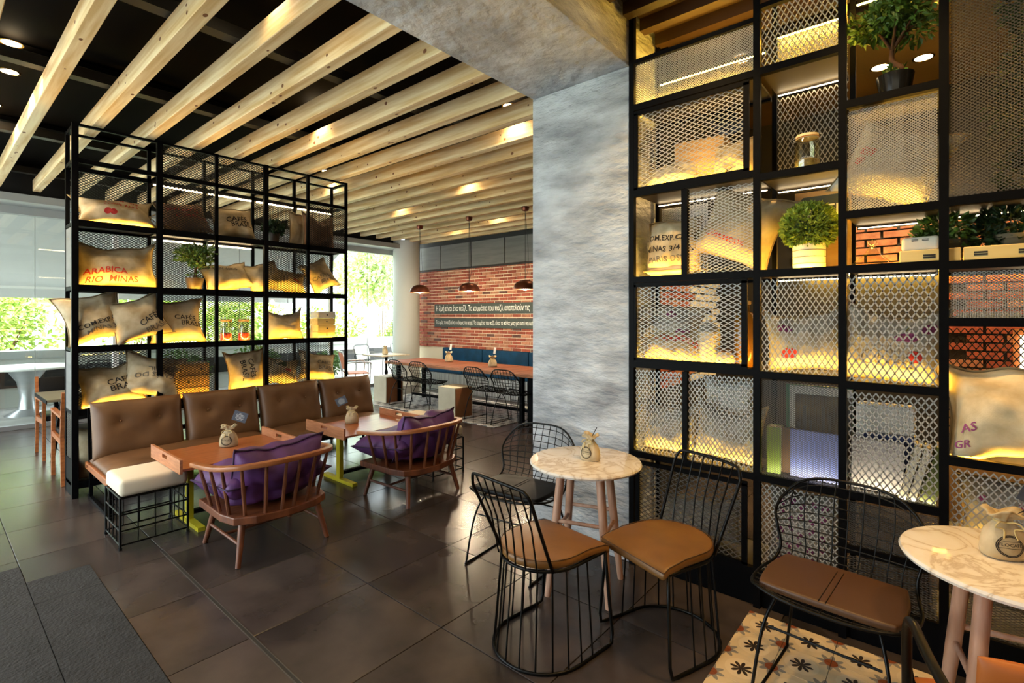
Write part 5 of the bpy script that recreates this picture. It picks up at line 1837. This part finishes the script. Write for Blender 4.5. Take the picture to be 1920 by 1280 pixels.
def pendant(label, x, y, zr):
    e = empty('pendant_lamp', (x, y, zr), 0, label, 'lamp', 'copper dome pendant lamps')
    top = 3.262 - zr
    pr = [(.185, 0), (.183, .03), (.165, .075), (.125, .115), (.07, .138), (.02, .146)]
    MB().lathe(pr + [(r * .97, z - .004) for r, z in pr[::-1]], 32, cap=False).build('shade', 'copper', e, smooth=True)
    MB().tube([(0, 0, .14), (0, 0, top - .03)], .004, 6).tube(spline([(0, 0, top - .06), (.05, 0, .7), (.06, 0, .35), (0, 0, .16)], 6), .0025, 5).build('cord', 'dark_paint', e)
    MB().lathe([(.02, top - .07), (.05, top - .06), (.062, top - .02), (.06, top)], 20).build('ceiling_rose', 'copper', e, smooth=True)
    MB().lathe([(.018, .1), (.02, .06), (.038, .03), (.04, .008), (.026, -.012), (.002, -.016)], 18).build('bulb', 'bulb', e, smooth=True)
    l = bpy.data.lights.new('pendant_light', 'POINT')
    l.energy = 26
    l.color = (1, .8, .52)
    l.shadow_soft_size = .05
    lo = bpy.data.objects.new('lamp', l)
    COL.objects.link(lo)
    lo.parent = e
    lo.location = (0, 0, -.06)


pendant('copper dome pendant lamp over the long table, leftmost of three', -7.41, 6.05, 2.015)
pendant('copper dome pendant lamp over the long table, middle of three', -6.11, 6.05, 2.0)
pendant('copper dome pendant lamp half hidden by the column, rightmost of three', -4.88, 6.05, 1.99)


def sign(label, z0, z1, text, size):
    e = empty('chalk_sign', (-8.97, WY - .03, z0), 0, label, 'sign', 'dark signs on the brick wall')
    MB().b2((0, -.015, 0), (4.2, .012, z1 - z0)).build('board', 'chalkboard', e, bevel=.003)
    tv, tf = TXT[text]
    x0 = min(v[0] for v in tv)
    x1 = max(v[0] for v in tv)
    sx = (2.76 if text == GREEK1 else 2.84) / (x1 - x0)
    MB().add([(.07 + (x - x0) * sx, -.0175, (z1 - z0) / 2 + z * size) for x, z in tv], tf).build('lettering', 'chalk', e, recalc=False)


sign('upper dark sign with large white handwriting on the brick wall', 1.63, 1.85, GREEK1, .17)
sign('lower dark sign with small white handwriting on the brick wall', 1.325, 1.53, GREEK2, .115)

# ---------------------------------------------------------------- small tables and chairs by the windows
e = empty('pedestal_table', (-9.15, 6.55, 0), 0, 'small square pedestal table by the far window', 'table')
MB().b2((-.36, -.36, .725), (.36, .36, .75)).build('tabletop', 'ply', e, bevel=.004)
MB().lathe([(.2, 0), (.2, .012), (.05, .04), (.03, .1), (.026, .3), (.04, .36), (.026, .42), (.03, .68), (.08, .725)], 20).build('pedestal', 'black_steel', e, smooth=True)


def tube_chair(label, loc, rz, seatm, frm, cat='chair', group='metal tube chairs by the far window'):
    e = empty('tube_chair', loc, rz, label, cat, group)
    for sx in (-1, 1):
        MB().tube(spline([(sx * .25, -.22, 0), (sx * .25, -.22, .4), (sx * .26, -.24, .62), (sx * .26, -.16, .66), (sx * .26, .1, .66), (sx * .25, .26, .62), (sx * .25, .22, .4), (sx * .25, .24, 0)], 5), .012, 8).build('leg_frame', frm, e, smooth='all')
    MB().b2((-.23, -.22, .425), (.23, .2, .445)).build('seat', seatm, e, bevel=.006)
    mb = MB().box((0, 0, 0), (.46, .015, .34))
    mb.build('backrest', seatm, e, bevel=.006, loc=(0, .25, .67), rot=(R(-12), 0, 0))
    MB().tube(spline([(-.23, .2, .43), (-.24, .24, .6), (-.24, .3, .85), (0, .31, .87), (.24, .3, .85), (.24, .24, .6), (.23, .2, .43)], 5), .011, 8).build('back_frame', frm, e, smooth='all')
    return e


tube_chair('silver tube armchair with orange sling by the far window', (-9.02, 5.72, 0), R(160), 'orange_sling', 'alu', 'armchair')
tube_chair('grey sling chair on the terrace beyond the far window, left', (-11.2, 7.5, -.05), R(100), 'frame_grey', 'duct')
tube_chair('grey sling chair on the terrace beyond the far window, right', (-11.2, 8.6, -.05), R(120), 'frame_grey', 'duct')
e = empty('terrace_table', (-11.5, 1.15, -.05), 0, 'white round terrace table with a flared metal foot', 'table')
MB().lathe([(.6, .76), (.63, .77), (.63, .79), (.6, .80)], 40).build('tabletop', 'white_paint', e, smooth=True)
MB().lathe([(.28, 0), (.26, .02), (.12, .1), (.09, .3), (.13, .55), (.26, .76)], 24).build('pedestal', 'alu', e, smooth=True)
tube_chair('dark sling chair on the terrace beside the white round table', (-10.6, 1.9, -.05), R(60), 'dark_paint', 'duct', 'chair', 'terrace chairs')
tube_chair('dark sling chair on the terrace behind the planter at left', (-11.2, 2.75, -.05), R(-30), 'dark_paint', 'duct', 'chair', 'terrace chairs')

e = empty('cafe_table', (-7.17, 1.2, 0), 0, 'olive topped square cafe table between two wooden chairs', 'table')
MB().b2((-.4, -.38, .715), (.4, .38, .74)).build('tabletop', 'pot_clay', e, bevel=.003)
MB().b2((-.4, -.385, .70), (.4, -.38, .738)).build('edge_band', 'black_steel', e)
for s in (-1, 1):
    MB().bar((-.3, s * .25, .02), (.3, s * .25, .7), .035, .05).build('leg', 'black_steel', e)
    MB().bar((.3, s * .25 + .02, .02), (-.3, s * .25 + .02, .7), .035, .05).build('leg', 'black_steel', e)


def wood_chair(label, loc, rz):
    e = empty('wood_armchair', loc, rz, label, 'chair', 'wooden armchairs by the window')
    for sx in (-1, 1):
        x = sx * .24
        MB().bar((x, -.26, 0), (x, -.25, .66), .034, .03, (1, 0, 0)).build('front_leg', 'teak', e)
        MB().bar((x, .28, 0), (x, .22, .45), .034, .03, (1, 0, 0)).build('rear_leg', 'teak', e)
        MB().bar((x, .22, .44), (x, .3, .87), .034, .03, (1, 0, 0)).build('back_post', 'teak', e)
        MB().bar((x, -.265, .655), (x, .27, .64), .04, .024).build('arm', 'teak', e)
        MB().bar((x, -.25, .42), (x, .24, .40), .024, .05).build('side_rail', 'teak', e)
    MB().b2((-.225, -.26, .42), (.225, .22, .475)).build('seat', 'leather_dark', e, bevel=.014, smooth=True)
    MB().box((0, 0, 0), (.44, .04, .26)).build('backrest', 'leather_dark', e, bevel=.012, smooth=True, loc=(0, .275, .73), rot=(R(-10), 0, 0))
    MB().b2((-.24, .2, .38), (.24, .235, .43)).build('rear_rail', 'teak', e)
    return e


wood_chair('wooden armchair with dark seat close behind the steel shelf', (-6.47, 1.1, 0), R(-90))
wood_chair('wooden armchair with dark seat on the window side of the cafe table', (-7.72, 1.12, 0), R(90))
